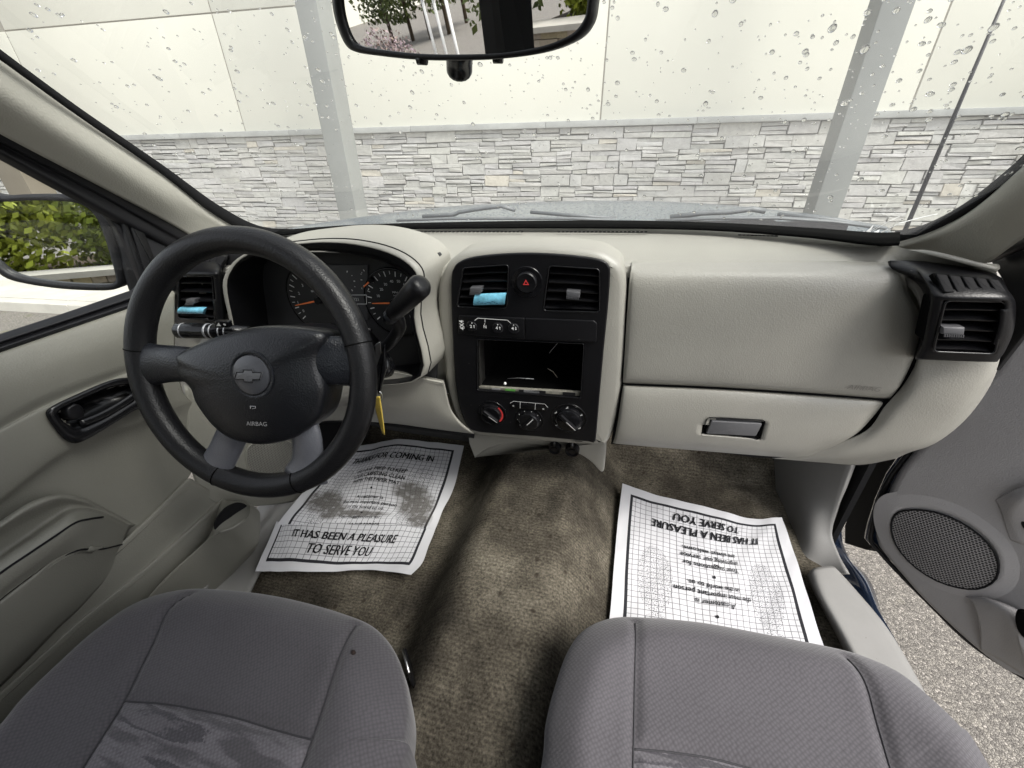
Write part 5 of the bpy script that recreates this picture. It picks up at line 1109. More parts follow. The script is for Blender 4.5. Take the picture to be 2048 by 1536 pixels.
# lower front trim with speaker behind the wheel
MB().patch([xx([(370, 770, -.72), (480, 830, -.69), (640, 850, -.64)]), xx([(378, 900, -.72), (480, 900, -.69), (640, 890, -.645)]), xx([(400, 980, -.712), (500, 980, -.685), (650, 960, -.645)]), xx([(440, 1010, -.70), (540, 1010, -.69), (660, 990, -.66)])], 30, 30).build('lower_trim', 'greydoor', dd, solid=.008)
SPp = X(545, 915, -.668); SPn = (CAR_C - SPp); SPn.z = .1; SPn.y = -.25; SPn.normalize()
def grille(parent, P0, n, pts, name, m, ring_m, rr_=.003, rise=.004):
    n = Vector(n).normalized(); out = [Vector(p) for p in crom_closed([ON(u, v, P0, n) for u, v in pts], 64)]; c = sum(out, Vector()) / 64
    ex = Vector((0, 0, 1)).cross(n).normalized(); ey = n.cross(ex); R0 = max((p - c).length for p in out)
    mb = MB(); rings = []; uvs = []
    for s_ in (1, .8, .6, .4, .2, .02):
        for p in out: q = c + (p - c) * s_ + n * (rise * (1 - s_ ** 2)); rings.append(q); d = q - c; uvs.append((.5 + d.dot(ex) / R0 / 2, .5 + d.dot(ey) / R0 / 2))
    fs = [(i * 64 + j, i * 64 + (j + 1) % 64, (i + 1) * 64 + (j + 1) % 64, (i + 1) * 64 + j) for i in range(5) for j in range(64)] + [tuple(5 * 64 + j for j in range(64))]
    mb.add(rings, fs, 0, uvs); g_ = mb.build(name, m, parent, face_cam=True)
    if ring_m: tube_ring(out[::2], rr_).build('grille_ring', ring_m, g_)
    return g_
grille(dd, SPp, SPn, [(492, 905), (505, 888), (540, 880), (580, 884), (600, 905), (598, 940), (580, 965), (545, 972), (512, 960), (496, 935)], 'speaker_grille', 'grille_door', 'greydoor')
# pull handle
HN = Vector((1, 0, 0)); 
hx = lambda lst, x: [X(u, v, x) for u, v in lst]
ho = [(91, 826), (112, 808), (150, 790), (200, 768), (235, 757), (262, 756), (285, 760), (292, 780), (290, 808), (262, 825), (215, 855), (175, 878), (150, 887), (128, 878), (108, 855)]
hi = [(116, 826), (132, 814), (160, 801), (205, 781), (236, 771), (258, 770), (272, 775), (276, 786), (272, 799), (252, 812), (212, 836), (178, 852), (158, 858), (142, 852), (126, 842)]
A_ = [Vector(p) for p in crom_closed(hx(ho, -.700), 64)]; B_ = [Vector(p) for p in crom_closed(hx(ho, -.690), 64)]; cA = sum(B_, Vector()) / 64
C_ = [lerp(b, cA, .07) + Vector((.004, 0, 0)) for b in B_]; D_ = [Vector(p) for p in crom_closed(hx(hi, -.688), 64)]; E_ = [p + Vector((-.03, 0, 0)) for p in D_]
dh = MB().loft([A_, B_, C_, D_, E_], True, False, True).build('door_handle', 'gloss', dd, face_cam=True)
MB().prism(rounded(hx([(133, 818), (152, 806), (166, 812), (172, 832), (150, 842), (137, 836)], -.684), .005), .02, .003, n=HN).build('lock_lever', 'black', dh, auto=40)
MB().tube(crom(np.array([tuple(p) for p in hx([(160, 848), (200, 832), (240, 810), (270, 790)], -.690)]), 14), [(.007, .005)] * 14, 12).build('pull_lever', 'gloss', dh)
# armrest with grab rail
ar = MB().patch([xx([(-160, 1170, -.722), (-60, 1098, -.722), (0, 1058, -.722), (60, 1020, -.722), (115, 998, -.722), (165, 1000, -.722), (210, 1018, -.722), (272, 1050, -.722)]),
            xx([(-160, 1150, -.690), (-60, 1078, -.690), (0, 1042, -.690), (60, 1004, -.690), (115, 988, -.692), (165, 996, -.70), (205, 1014, -.708), (270, 1049, -.7205)]),
            xx([(-160, 1162, -.672), (-60, 1092, -.672), (0, 1054, -.672), (60, 1017, -.672), (118, 996, -.675), (168, 1003, -.686), (205, 1018, -.70), (268, 1050, -.7195)]),
            xx([(-160, 1200, -.690), (-60, 1120, -.690), (0, 1078, -.690), (60, 1042, -.690), (115, 1016, -.690), (155, 1010, -.690), (200, 1022, -.698), (266, 1051, -.7185)]),
            xx([(-160, 1245, -.690), (-60, 1160, -.690), (0, 1112, -.690), (60, 1070, -.690), (105, 1040, -.688), (148, 1018, -.685), (196, 1022, -.694), (264, 1052, -.718)]),
            xx([(-160, 1255, -.655), (-60, 1170, -.655), (0, 1122, -.655), (60, 1082, -.655), (105, 1052, -.656), (148, 1026, -.66), (200, 1026, -.682), (262, 1055, -.7165)]),
            xx([(-160, 1275, -.638), (-60, 1195, -.638), (0, 1145, -.638), (60, 1105, -.638), (108, 1073, -.640), (155, 1042, -.645), (208, 1036, -.676), (258, 1060, -.714)]),
            xx([(-160, 1310, -.638), (-60, 1230, -.638), (0, 1178, -.638), (60, 1133, -.638), (110, 1098, -.640), (158, 1066, -.645), (206, 1052, -.674), (254, 1068, -.712)]),
            xx([(-160, 1330, -.650), (-60, 1252, -.650), (0, 1198, -.650), (60, 1152, -.650), (112, 1117, -.652), (160, 1098, -.656), (205, 1096, -.676), (246, 1086, -.711)]),
            xx([(-160, 1345, -.644), (-60, 1268, -.644), (0, 1215, -.644), (60, 1168, -.644), (112, 1126, -.648), (160, 1104, -.656), (205, 1103, -.680), (238, 1100, -.709)]),
            xx([(-160, 1420, -.668), (-60, 1350, -.668), (0, 1300, -.668), (60, 1250, -.668), (112, 1205, -.672), (160, 1170, -.682), (205, 1138, -.696), (236, 1108, -.709)]),
            xx([(-160, 1500, -.704), (-60, 1430, -.704), (0, 1375, -.704), (60, 1316, -.704), (112, 1262, -.704), (160, 1216, -.705), (205, 1166, -.707), (236, 1128, -.709)])], 70, 90).build('armrest', 'greydoor', dd, solid=.006)
for pts, r in (([(-160, 1275, -.638), (-60, 1196, -.638), (0, 1147, -.637), (60, 1106, -.637), (108, 1074, -.639), (150, 1046, -.643), (180, 1038, -.656), (206, 1034, -.674)], .0017), ([(-160, 1334, -.648), (-60, 1256, -.648), (0, 1202, -.648), (60, 1156, -.648), (112, 1120, -.650), (160, 1100, -.654), (205, 1098, -.675), (244, 1089, -.709)], .0015)):
    MB().tube(crom(np.array([tuple(X(*q)) for q in pts]), 40), r, 8).build('armrest_seam', 'matte', dd)
# map pocket scoop
def zq(lst, x): return [X(u, v, x) for u, v in lst]
MB().patch([xx([(150, 1420, -.690), (300, 1240, -.690), (410, 1110, -.69), (440, 1010, -.69), (455, 1000, -.69), (470, 1000, -.69), (490, 1000, -.69)]),
            xx([(150, 1420, -.672), (292, 1202, -.668), (395, 1098, -.660), (430, 1064, -.645), (465, 1050, -.630), (493, 1030, -.625), (499, 1010, -.640)]),
            xx([(160, 1430, -.668), (300, 1208, -.664), (400, 1106, -.656), (436, 1070, -.640), (470, 1056, -.625), (499, 1034, -.620), (504, 1010, -.636)]),
            xx([(200, 1450, -.672), (330, 1225, -.668), (420, 1130, -.66), (462, 1092, -.645), (492, 1080, -.632), (516, 1060, -.626), (519, 1024, -.638)]),
            xx([(240, 1480, -.68), (360, 1250, -.676), (440, 1160, -.67), (476, 1120, -.655), (500, 1100, -.642), (518, 1080, -.634), (521, 1044, -.645)]),
            xx([(250, 1490, -.69), (366, 1262, -.686), (445, 1172, -.68), (480, 1132, -.67), (500, 1112, -.66), (514, 1092, -.655), (520, 1056, -.66)])], 60, 50).build('map_pocket', 'greydoor', dd, solid=.004)
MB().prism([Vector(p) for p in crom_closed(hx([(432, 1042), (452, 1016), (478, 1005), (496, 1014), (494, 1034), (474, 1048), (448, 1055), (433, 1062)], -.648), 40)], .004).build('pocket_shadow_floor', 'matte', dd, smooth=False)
# window seal, frame, sail and mirror
MB().patch([xx([(-200, 735, -.735), (-60, 690, -.735), (0, 668, -.735), (140, 622, -.735), (280, 574, -.735)]), xx([(-200, 752, -.722), (-60, 705, -.722), (0, 683, -.722), (140, 637, -.722), (284, 588, -.722)]), xx([(-200, 758, -.728), (-60, 711, -.728), (0, 690, -.728), (140, 643, -.728), (286, 594, -.728)]), xx([(-200, 764, -.720), (-60, 717, -.720), (0, 696, -.720), (140, 649, -.720), (288, 600, -.720)]), xx([(-200, 776, -.724), (-60, 730, -.724), (0, 708, -.724), (140, 661, -.724), (290, 612, -.724)])], 40, 24).build('window_seal', 'rubber', dd, solid=.005)
MB().patch([xx([(-240, 128, -.69), (-120, 192, -.69), (0, 262, -.70), (200, 366, -.715), (400, 478, -.735), (470, 520, -.75)]), xx([(-240, 150, -.70), (-120, 212, -.70), (0, 281, -.708), (200, 388, -.722), (390, 492, -.74), (460, 530, -.755)]), xx([(-240, 152, -.715), (-120, 216, -.715), (0, 286, -.72), (200, 392, -.73), (380, 496, -.745), (450, 535, -.755)]), xx([(-240, 170, -.71), (-120, 236, -.71), (0, 303, -.718), (200, 414, -.73), (330, 486, -.745), (380, 515, -.755)]), xx([(-240, 186, -.73), (-120, 250, -.73), (0, 320, -.735), (200, 428, -.745), (300, 480, -.755), (350, 510, -.76)])], 40, 30).build('window_frame', 'rubber', dd, solid=.01)
sail = MB().prism(hx([(205, 420), (262, 428), (330, 470), (420, 490), (440, 560), (400, 640), (300, 606), (262, 590), (285, 566), (250, 480), (222, 440)], -.752), .012, .003, n=(1, 0, 0)).build('sail_panel', 'rubber', dd, auto=40)
MB().prism(rounded(hx([(243, 438), (252, 440), (298, 560), (284, 564)], -.742), .002), .01, .002, n=(1, 0, 0)).build('run_channel', 'black', dd, auto=40)
MB().prism(rounded(hx([(259, 447), (279, 445), (288, 460), (340, 590), (306, 596)], -.742), .002), .012, .003, n=(1, 0, 0)).build('run_channel', 'black', dd, auto=40)
MB().grid([[X(-200, 745, -.747), X(285, 585, -.747)], [X(-200, 180, -.73), X(225, 440, -.752)]]).build('window_glass', 'glass', dd, face_cam=True)
MM = X(108, 482, -1.02); dmir = (MM - CAR_C).normalized(); rm = Vector((-.20, -.965, -.01)).normalized(); NM = (rm - dmir).normalized()
mg = [(-45, 470), (-38, 405), (0, 404), (60, 401), (120, 402), (160, 408), (187, 428), (204, 460), (220, 510), (231, 552), (228, 565), (205, 570), (130, 567), (60, 558), (20, 546), (-8, 525), (-36, 505)]
mo = [(-60, 480), (-50, 392), (0, 392), (60, 388), (125, 389), (172, 394), (204, 416), (222, 458), (236, 508), (245, 556), (240, 574), (210, 581), (128, 578), (55, 568), (12, 556), (-18, 534), (-48, 515)]
mO = [Vector(p) for p in crom_closed([ON(u, v, MM + NM * .004, NM) for u, v in mo], 72)]; mI = [Vector(p) for p in crom_closed([ON(u, v, MM + NM * .006, NM) for u, v in mg], 72)]; mc = sum(mO, Vector()) / 72
mI2 = [p - NM * .008 for p in mI]
smr = MB().loft([[mc + (p - mc) * .55 - NM * .11 for p in mO], [mc + (p - mc) * .9 - NM * .08 for p in mO], [p - NM * .03 for p in mO], mO, [lerp(a, b, .5) + NM * .004 for a, b in zip(mO, mI)], mI, mI2], True, True, False).build('side_mirror', 'rubber', dd)
mb = MB(); mb.add([p + NM * .0 for p in mI2], [tuple(range(72))]); mb.build('mirror_glass', 'mirror', smr, smooth=False, face_cam=True)
MB().prism([Vector(p) for p in crom_closed([ON(u, v, MM + NM * .006, NM) for u, v in ((212, 440), (234, 500), (247, 560), (262, 590), (300, 580), (292, 548), (270, 480), (248, 430), (225, 418))], 40)], .05, .01, n=NM).build('mirror_arm', 'rubber', smr, auto=50)

# ================================================================== PASSENGER DOOR, swung open
ph = R_(55); DN = Vector((-math.cos(ph), -math.sin(ph), 0)); DP = Vector((.80, .88, 0)); DH = Vector((math.sin(ph), -math.cos(ph), 0))
pd = thing('passenger_door', 'open passenger door with dark grey panel and speaker above gravelly asphalt', 'door', (.85, .84, -.6))
dpt = lambda u, v, h=0: ON(u, v, DP + DN * h, DN)
po = [(2010, 700), (1985, 742), (1900, 830), (1830, 905), (1795, 950), (1768, 1010), (1752, 1062), (1752, 1085), (1762, 1104), (1800, 1150), (1850, 1206), (1930, 1282), (2000, 1338), (2048, 1362), (2150, 1420), (2300, 1500), (2500, 1540), (2500, 420), (2300, 480), (2120, 600), (2048, 655)]
MB().prism([Vector(p) for p in crom_closed([dpt(u, v) for u, v in po], 120)], .05, .014, n=DN).build('door_panel', 'greydark', pd, auto=60)
so = [(1806, 900), (1770, 950), (1748, 1000), (1732, 1050), (1726, 1078), (1738, 1092), (1800, 1140), (1850, 1190), (1930, 1265), (2000, 1320), (2048, 1345), (2300, 1480), (2600, 1540), (2600, 380), (2300, 430), (2040, 620), (1980, 720), (1900, 810)]
MB().prism([dpt(u, v, -.028) for u, v in so], .06, .01, n=DN).build('door_shell', 'bluepaint', pd, auto=40)
MB().tube(crom(np.array([tuple(dpt(u, v, -.02)) for u, v in [(1830, 890), (1780, 955), (1757, 1005), (1744, 1058), (1742, 1082), (1756, 1100), (1800, 1148), (1860, 1208), (1940, 1285), (2048, 1355), (2300, 1495)]]), 40), .005, 8).build('door_seal', 'rubber', pd)
MB().tube(crom(np.array([tuple(dpt(u, v, .0)) for u, v in [(1975, 735), (2048, 640), (2120, 585), (2300, 465), (2500, 400)]]), 20), [(.016, .008)] * 20, 10).build('window_seal', 'rubber', pd)
SPK = [(1783, 1062), (1786, 1036), (1805, 1022), (1850, 1021), (1900, 1034), (1950, 1063), (1985, 1098), (1997, 1130), (1990, 1160), (1960, 1177), (1920, 1176), (1870, 1160), (1825, 1130), (1795, 1095)]
so_ = [Vector(p) for p in crom_closed([dpt(u, v, 0.012) for u, v in SPK], 72)]; sc_ = sum(so_, Vector()) / 72
MB().loft([[sc_ + (p - sc_) * 1.42 - DN * .0126 for p in so_], [sc_ + (p - sc_) * 1.30 - DN * .0118 for p in so_], [sc_ + (p - sc_) * 1.12 - DN * .0098 for p in so_], [sc_ + (p - sc_) * 1.03 - DN * .0088 for p in so_], [p - DN * .0105 for p in so_]], True).build('speaker_surround', 'greydark', pd, face_cam=True)
grille(pd, DP + DN * .0035, DN, SPK, 'speaker_grille', 'grille', 'matte', .002)
fp = lambda s_, z_: DP + DH * s_ + Vector((0, 0, z_)) - DN * .03
MB().tube(crom(np.array([tuple(fp(*q)) for q in ((.06, -.22), (.40, .08), (.72, .34), (.80, .375), (1.05, .37), (1.12, .33), (1.18, -.22))]), 40), [(.018, .028)] * 40, 10).build('window_frame', 'rubber', pd)
# map pocket and bottle hole low on the door
dv = lambda lst: [dpt(u, v, h) for u, v, h in lst]
MB().patch([dv([(1930, 1192, .0), (1972, 1195, .004), (2030, 1216, .006), (2100, 1262, .006), (2300, 1330, .004)]), dv([(1940, 1200, .008), (1985, 1204, .022), (2034, 1226, .03), (2090, 1275, .03), (2300, 1345, .02)]), dv([(1950, 1220, .012), (2000, 1228, .03), (2030, 1258, .04), (2070, 1310, .04), (2300, 1390, .03)]), dv([(1960, 1260, .010), (2000, 1270, .02), (2036, 1300, .03), (2080, 1345, .03), (2300, 1430, .02)]), dv([(1960, 1300, .0), (2000, 1320, .006), (2040, 1345, .01), (2090, 1372, .01), (2300, 1470, .01)])], 40, 30).build('map_pocket', 'greydark', pd, solid=.004)
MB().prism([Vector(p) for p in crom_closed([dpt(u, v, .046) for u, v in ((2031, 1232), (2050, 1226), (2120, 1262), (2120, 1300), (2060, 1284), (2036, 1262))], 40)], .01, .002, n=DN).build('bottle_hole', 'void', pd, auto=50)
MB().prism([Vector(p) for p in crom_closed([dpt(u, v, .012) for u, v in ((2040, 1044), (2050, 1026), (2090, 1020), (2090, 1066), (2056, 1066))], 40)], .02, .003, n=DN).build('handle_cup', 'matte', pd, auto=50)
MB().patch([dv([(1990, 1000, 0), (2040, 975, .012), (2120, 960, .014), (2300, 940, .014)]), dv([(2000, 1020, .002), (2040, 1000, .03), (2120, 990, .03), (2300, 970, .03)]), dv([(2010, 1050, .002), (2036, 1040, .012), (2120, 1050, .012), (2300, 1060, .012)]), dv([(2020, 1080, 0), (2050, 1090, .004), (2120, 1100, .004), (2300, 1110, .004)])], 30, 24).build('armrest', 'greydark', pd, solid=.004)

# ================================================================== REAR VIEW MIRROR
rmth = thing('rear_view_mirror', 'black rear view mirror hanging from the wet windshield', 'mirror', Y(925, 80, .50))
ro_ = [(664, -60), (664, 0), (672, 45), (690, 88), (712, 104), (760, 112), (840, 120), (930, 121), (1010, 117), (1090, 104), (1150, 80), (1178, 50), (1188, 10), (1190, -60), (1150, -110), (930, -125), (700, -105)]
ri_ = [(680, -60), (680, 0), (688, 45), (703, 80), (722, 93), (770, 101), (840, 108), (930, 109), (1010, 105), (1085, 92), (1140, 70), (1166, 42), (1174, 10), (1176, -60), (1140, -98), (930, -113), (712, -94)]
rO = [Vector(p) for p in crom_closed([ON(u, v, RP + RN * .003, RN) for u, v in ro_], 96)]; rI = [Vector(p) for p in crom_closed([ON(u, v, RP + RN * .004, RN) for u, v in ri_], 96)]; rc = sum(rO, Vector()) / 96
rI2 = [p - RN * .003 for p in rI]
MB().loft([[rc + (p - rc) * .5 - RN * .045 for p in rO], [rc + (p - rc) * .92 - RN * .03 for p in rO], [p - RN * .012 for p in rO], rO, [lerp(a, b, .5) + RN * .002 for a, b in zip(rO, rI)], rI, rI2], True, True, False).build('housing', 'black', rmth)
mb = MB(); mb.add(rI2, [tuple(range(96))]); mb.build('mirror_glass', 'mirror', rmth, smooth=False, face_cam=True)
yb = .52
MB().tube(crom(np.array([tuple(Y(u, v, y)) for u, v, y in ((920, 20, .50), (920, 90, .515), (919, 118, .53), (919, 140, .54), (919, 152, .545))]), 12), [(.012, .015)] * 9 + [(.012, .0145), (.011, .013), (.006, .008)], 16).build('mount_arm', 'gloss', rmth)
MB().tube([Y(920, 20, .51), Y(920, -40, .60)], .012, 12).build('mount_arm', 'gloss', rmth)
for u in (844, 996): MB().tube([Y(u - 9, 119 - (u > 900) * 3, .485), Y(u + 9, 120 - (u > 900) * 4, .485)], .0045, 10).build('night_tab', 'gloss', rmth)

# ================================================================== SEATS
def seat(label, outpx, zO, seams, ins_poly, extra, back_x, group, ztop=-.615):
    pts = [Z(u, v, zO) for u, v in outpx] + extra
    t = thing('bucket_seat', label, 'seat', (sum(p.x for p in pts) / len(pts), .05, -.87), group)
    out = crom_closed([tuple(p) for p in pts], 220); c = np.array([out[:, 0].mean(), (out[:, 1].max() + out[:, 1].min()) / 2])
    sm = [crom(np.array([tuple(Z(u, v, ztop)) for u, v in s_]), 60) for s_ in seams]
    ip = [tuple(Z(u, v, ztop)[:2]) for u, v in ins_poly]
    S_ = [1.0 - .5 * (i / 40.0) ** 1.3 for i in range(41)] + [.49 - .0135 * i for i in range(36)] + [.004]
    def htop(p, s_):
        e = min(1, (1 - s_) / .26); h = ztop - (ztop - zO) * (1 - math.sqrt(max(0, 1 - (1 - e) ** 2)))
        h += .012 * math.exp(-((s_ - .80) / .12) ** 2) - .008 * (1 - s_)
        g_ = 0
        for q in sm:
            d2 = ((q[:, 0] - p[0]) ** 2 + (q[:, 1] - p[1]) ** 2).min(); g_ = max(g_, math.exp(-d2 / (2 * .0055 ** 2)))
        return h - .007 * g_
    V = []; low = [(zO - .035, .998), (zO - .09, .985), (zO - .16, .96), (zO - .20, .93)][::-1]
    mb = MB(); rings = [[(c[0] + (p[0] - c[0]) * k, c[1] + (p[1] - c[1]) * k, z_) for p in out] for z_, k in low]
    for s_ in S_: rings.append([(lambda xy: (xy[0], xy[1], htop(xy, s_)))((c[0] + (p[0] - c[0]) * s_, c[1] + (p[1] - c[1]) * s_)) for p in out])
    mb.loft(rings, True, False, True)
    pv = np.array(ip)
    def sdist(p):
        a = pv; b = np.roll(pv, 1, 0); ab = b - a; k = np.clip(((p - a) * ab).sum(1) / (ab * ab).sum(1), 0, 1); d = np.linalg.norm(a + ab * k[:, None] - p, axis=1).min()
        return d if inpoly(p, ip) else -d
    mb.col = [(min(1, max(0, .5 + sdist(np.array(p[:2])) * 5)), 0, 0, 1) for p in mb.v]
    cu = mb.build('cushion', 'fabric', t)
    for q in sm:
        P = []
        for p in q:
            r = math.hypot(p[0] - c[0], p[1] - c[1]); a = math.atan2(p[1] - c[1], p[0] - c[0])
            an = np.arctan2(out[:, 1] - c[1], out[:, 0] - c[0]); k = np.abs(np.angle(np.exp(1j * (an - a)))).argmin(); s_ = min(1, r / math.hypot(*(out[k, :2] - c)))
            P.append((p[0], p[1], htop(p, s_) + .0009))
        MB().tube(P, .0011, 6).build('seam', mat('seam_thread', (.035, .034, .038), .9), cu)
    # backrest and headrest, behind the camera (they show in the mirror)
    bx, w_ = back_x
    bk = MB(); rg = []
    for z_, y, hw, th in ((-.60, -.22, w_ * .92, .07), (-.5, -.26, w_, .075), (-.3, -.33, w_ * .98, .07), (-.1, -.40, w_ * .9, .06), (-.02, -.425, w_ * .75, .05), (.0, -.43, w_ * .6, .02)):
        rg.append([Vector((bx + math.copysign(abs(math.cos(a)) ** .45, math.cos(a)) * hw, y + math.copysign(abs(math.sin(a)) ** .6, math.sin(a)) * th, z_)) for a in [2 * math.pi * k / 40 for k in range(40)]])
    bk.loft(rg, True, True, True).build('backrest', 'fabric', t)
    hd = MB(); rg = []
    for z_, hw, th in ((.03, .06, .02), (.035, .10, .04), (.08, .13, .05), (.15, .13, .05), (.19, .11, .04), (.20, .06, .02)):
        rg.append([Vector((bx + math.copysign(abs(math.cos(a)) ** .6, math.cos(a)) * hw, -.44 + math.copysign(abs(math.sin(a)) ** .7, math.sin(a)) * th, z_)) for a in [2 * math.pi * k / 32 for k in range(32)]])
    hd.loft(rg, True, True, True).build('headrest', 'fabric', t)
    return t
s1 = seat('dark grey cloth seat behind the steering wheel, small burn hole', [(0, 1478), (60, 1405), (130, 1335), (210, 1262), (290, 1208), (380, 1184), (480, 1187), (580, 1202), (690, 1232), (755, 1262), (797, 1318), (817, 1400), (812, 1480), (803, 1536)], -.655,
     [[(374, 1183), (330, 1235), (285, 1310), (240, 1395), (195, 1465), (150, 1536), (90, 1640)], [(706, 1240), (690, 1290), (665, 1360), (632, 1450), (600, 1536), (570, 1640)], [(240, 1395), (330, 1402), (450, 1425), (540, 1452), (622, 1476)]],
     [(240, 1395), (330, 1402), (450, 1425), (540, 1452), (622, 1476), (600, 1536), (540, 1700), (20, 1700), (150, 1536)], [Vector((-.075, -.05, -.655)), Vector((-.10, -.20, -.655)), Vector((-.33, -.24, -.655)), Vector((-.55, -.20, -.655)), Vector((-.575, -.08, -.655))], (-.32, .25), 'bucket seats of the cab')
bh = Z(706, 1304, -.607); MB().tube([bh + Vector((0, 0, -.006)), bh + Vector((0, 0, .0012))], [.0035, .0028], 10).build('burn_hole', mat('burn', (.02, .012, .01), 1), s1)
s2 = seat('dark grey cloth seat on the side of the open door', [(1082, 1536), (1091, 1450), (1108, 1380), (1133, 1310), (1165, 1266), (1215, 1243), (1275, 1240), (1400, 1251), (1540, 1277), (1650, 1299), (1720, 1318), (1790, 1350), (1850, 1398), (1910, 1456), (1960, 1520)], -.655,
     [[(1272, 1238), (1271, 1320), (1270, 1420), (1268, 1536), (1266, 1660)], [(1700, 1312), (1735, 1380), (1765, 1460), (1790, 1536), (1830, 1660)], [(1270, 1492), (1340, 1497), (1420, 1508), (1500, 1528), (1600, 1560), (1795, 1620)]],
     [(1270, 1492), (1340, 1497), (1420, 1508), (1500, 1528), (1600, 1560), (1795, 1620), (1850, 1800), (1266, 1800)], [Vector((.64, .12, -.655)), Vector((.60, -.02, -.655)), Vector((.38, -.08, -.655)), Vector((.18, -.04, -.655)), Vector((.13, .08, -.655))], (.36, .25), 'bucket seats of the cab')
lv_ = MB(); lv_.prism(rounded([Z(803, 1296, -.70), Z(812, 1294, -.70), Z(822, 1340, -.70), Z(816, 1352, -.70)], .004), .05, .003, n=(0, 0, 1)); lv_.build('recline_bracket', 'gloss', s1, auto=40)
MB().tube([Z(806, 1300, -.69), Z(818, 1346, -.69)], .002, 8).build('bracket_edge', 'steel', s1)

# ================================================================== PAPER FLOOR MATS
LINES = [('THANKS FOR COMING IN', .135, .062, .035), ('WE HAVE TRIED TO KEEP', .245, .038, .03), ('YOUR CARPETING CLEAN', .288, .038, .03), ('WITH THIS PAPER MAT', .331, .038, .03),
         ('A customer is', .455, .038, .02), ('the most important person', .498, .038, .02), ('in the world to us.', .541, .038, .02),
         ('Your suggestions for', .645, .038, .02), ('improving our service', .688, .038, .02), ('are always welcome.', .731, .038, .02), ('IT HAS BEEN A PLEASURE', .835, .058, .035), ('TO SERVE YOU', .898, .058, .035)]
def paper(label, rows, ts, flip, dirt, asp, texts, curl=0):
    """rows: control rows of pixels+height, running along page coordinate ts (0 page top .. 1 page bottom)"""
    nu, nv = 60, 120
    CR = np.array([crom([tuple(p) for p in r], nu) for r in rows]); tt = np.linspace(ts[0], ts[-1], nv)
    G = np.zeros((nv, nu, 3)); dens = crom(CR, 40 * (len(rows) - 1) + 1); tk = np.interp(np.linspace(0, len(rows) - 1, len(dens)), range(len(rows)), ts)
    for k, t_ in enumerate(tt):
        i = int(np.searchsorted(tk, t_)); i = min(max(i, 1), len(tk) - 1); f = (t_ - tk[i - 1]) / (tk[i] - tk[i - 1] + 1e-9); G[k] = dens[i - 1] * (1 - f) + dens[i] * f
    for k in range(nv):
        for j in range(nu):
            s_ = j / (nu - 1); G[k, j, 2] += .0012 * math.sin(s_ * 17 + tt[k] * 9) * math.sin(tt[k] * 23 - s_ * 5) + .0006 * math.sin(s_ * 41 - tt[k] * 30)
    mb = MB(); o = mb.add(G.reshape(-1, 3), [(k * nu + j, k * nu + j + 1, (k + 1) * nu + j + 1, (k + 1) * nu + j) for k in range(nv - 1) for j in range(nu - 1)], 0,
                          [((1 - j / (nu - 1)) if flip else j / (nu - 1), 1 - tt[k]) for k in range(nv) for j in range(nu)])
    def f(s_, t_):
        if flip: s_ = 1 - s_
        y = (t_ - tt[0]) / (tt[-1] - tt[0]) * (nv - 1); x = s_ * (nu - 1); y = min(max(y, 0), nv - 1.001); x = min(max(x, 0), nu - 1.001); i, j = int(y), int(x); a, b = y - i, x - j
        p = G[i, j] * (1 - a) * (1 - b) + G[i + 1, j] * a * (1 - b) + G[i, j + 1] * (1 - a) * b + G[i + 1, j + 1] * a * b
        n = np.cross(G[i, j + 1] - G[i, j], G[i + 1, j] - G[i, j]); n = n / (np.linalg.norm(n) + 1e-12); n = n if n[2] > 0 else -n
        return p + n * .0026
    for s, t0, size, bold in texts:
        if not (tt[0] + .02 < t0 < tt[-1] - .02): continue
        vs, fs = text2d(s, 0, 2); sh = .12 if t0 > .8 else .05
        k_ = .92 if size > .05 else .9
        for q_, dx in enumerate((-bold, 0, bold)): mb.add([f(.5 + ((x + dx) * k_ + y * sh) * size * asp, t0 - y * size) + np.array((0, 0, .0002 * q_)) for x, y in vs], fs, 1)
    for t0 in (.393, .593):
        if tt[0] + .02 < t0 < tt[-1] - .02: mb.add([f(.5 + .008 * asp * math.cos(a), t0 + .008 * math.sin(a)) for a in [k * math.pi / 8 for k in range(16)]], [tuple(range(16))], 1)
    return mb, paper_mat('printed_paper', dirt)
def zr(lst): return [Z(*q) for q in lst]
p1 = thing('paper_mat', 'scuffed paper floor mat under the steering wheel, lower edge folded over', 'paper mat', (-.45, .7, -.86), 'printed paper mats on the carpet')
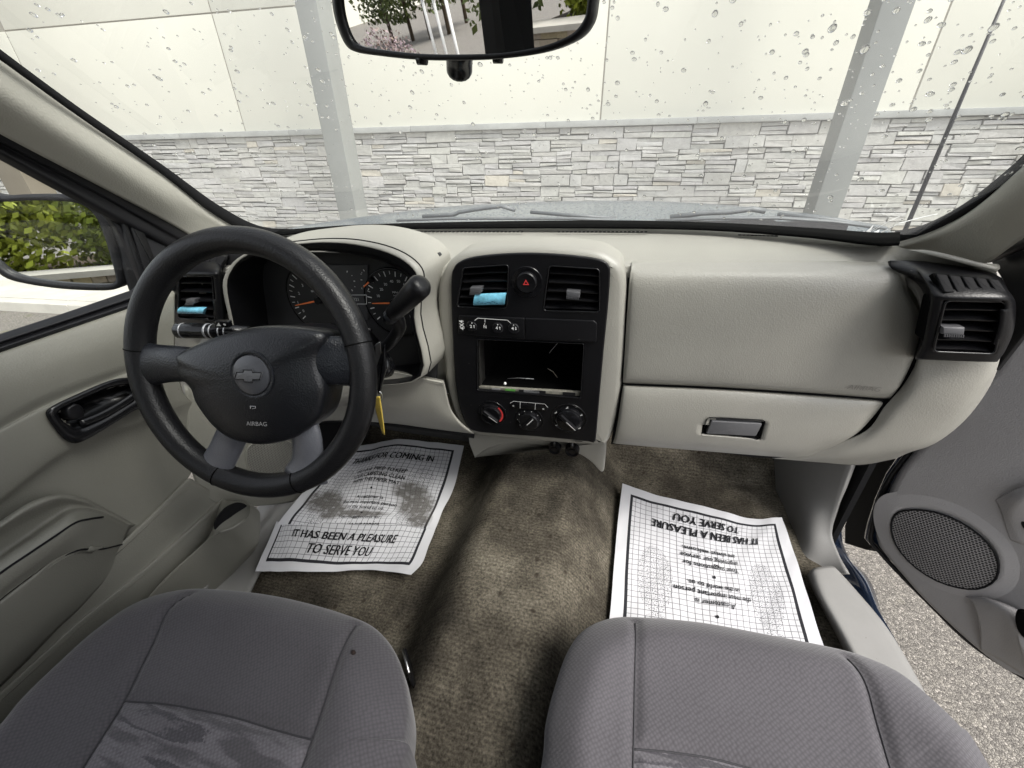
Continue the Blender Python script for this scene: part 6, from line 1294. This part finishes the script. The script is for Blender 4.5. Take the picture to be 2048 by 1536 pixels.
mb, pm = paper('', [zr([(694, 893, -.83), (745, 888, -.845), (795, 878, -.83), (860, 884, -.84), (928, 891, -.845)]), zr([(660, 925, -.815), (715, 928, -.84), (770, 915, -.835), (850, 922, -.845), (919, 930, -.848)]),
                     zr([(632, 955, -.81), (690, 962, -.838), (750, 952, -.842), (830, 965, -.846), (908, 975, -.85)]), zr([(600, 992, -.805), (665, 1005, -.83), (735, 1005, -.85), (820, 1015, -.84), (886, 1020, -.852)]),
                     zr([(568, 1030, -.81), (640, 1038, -.835), (715, 1038, -.858), (800, 1040, -.858), (872, 1056, -.855)]), zr([(552, 1052, -.825), (630, 1062, -.845), (705, 1066, -.864), (795, 1062, -.864), (868, 1066, -.86)])],
               [.0, .15, .30, .5, .665, .72], False, ((.20, .50, .16, .12), (.30, .42, .10, .10), (.80, .52, .15, .14), (.74, .62, .13, .10), (.86, .40, .1, .12), (.45, .40, .25, .05)), .92, LINES)
mb.build('sheet', [pm, 'ink'], p1, face_cam=True)
mb, pm = paper('', [zr([(553, 1043, -.822), (600, 1041, -.832), (705, 1048, -.85), (800, 1050, -.85), (870, 1060, -.85)]), zr([(538, 1080, -.815), (590, 1078, -.828), (690, 1085, -.846), (780, 1090, -.848), (858, 1090, -.846)]),
                     zr([(522, 1115, -.812), (575, 1115, -.826), (675, 1122, -.844), (762, 1122, -.848), (845, 1125, -.84)]), zr([(510, 1143, -.815), (565, 1143, -.830), (660, 1143, -.852), (742, 1140, -.846), (822, 1149, -.83)])],
               [.76, .86, .94, 1.0], False, ((.9, .8, .05, .05),), .92, LINES)
mb.build('folded_flap', [pm, 'ink'], p1, face_cam=True)
p2 = thing('paper_mat', 'clean upside down paper floor mat in front of the seat by the open door', 'paper mat', (.42, .7, -.86), 'printed paper mats on the carpet')
mb, pm = paper('', [zr([(1180, 1450, -.85), (1320, 1475, -.85), (1480, 1510, -.85), (1600, 1530, -.85), (1740, 1540, -.85)]), zr([(1200, 1340, -.852), (1320, 1360, -.852), (1480, 1390, -.852), (1580, 1410, -.852), (1690, 1425, -.852)]),
                     zr([(1219, 1237, -.852), (1325, 1255, -.856), (1440, 1275, -.858), (1540, 1290, -.858), (1650, 1300, -.85)]), zr([(1228, 1130, -.850), (1320, 1145, -.856), (1430, 1168, -.858), (1520, 1180, -.858), (1612, 1180, -.85)]),
                     zr([(1236, 1040, -.846), (1320, 1062, -.852), (1420, 1085, -.856), (1500, 1095, -.856), (1585, 1095, -.846)]), zr([(1245, 967, -.838), (1320, 992, -.846), (1420, 1015, -.85), (1500, 1037, -.852), (1564, 1034, -.838)])],
               [-.02, .14, .30, .56, .80, 1.0], True, None, 1.0, LINES)
mb.build('sheet', [pm, 'ink'], p2, face_cam=True)
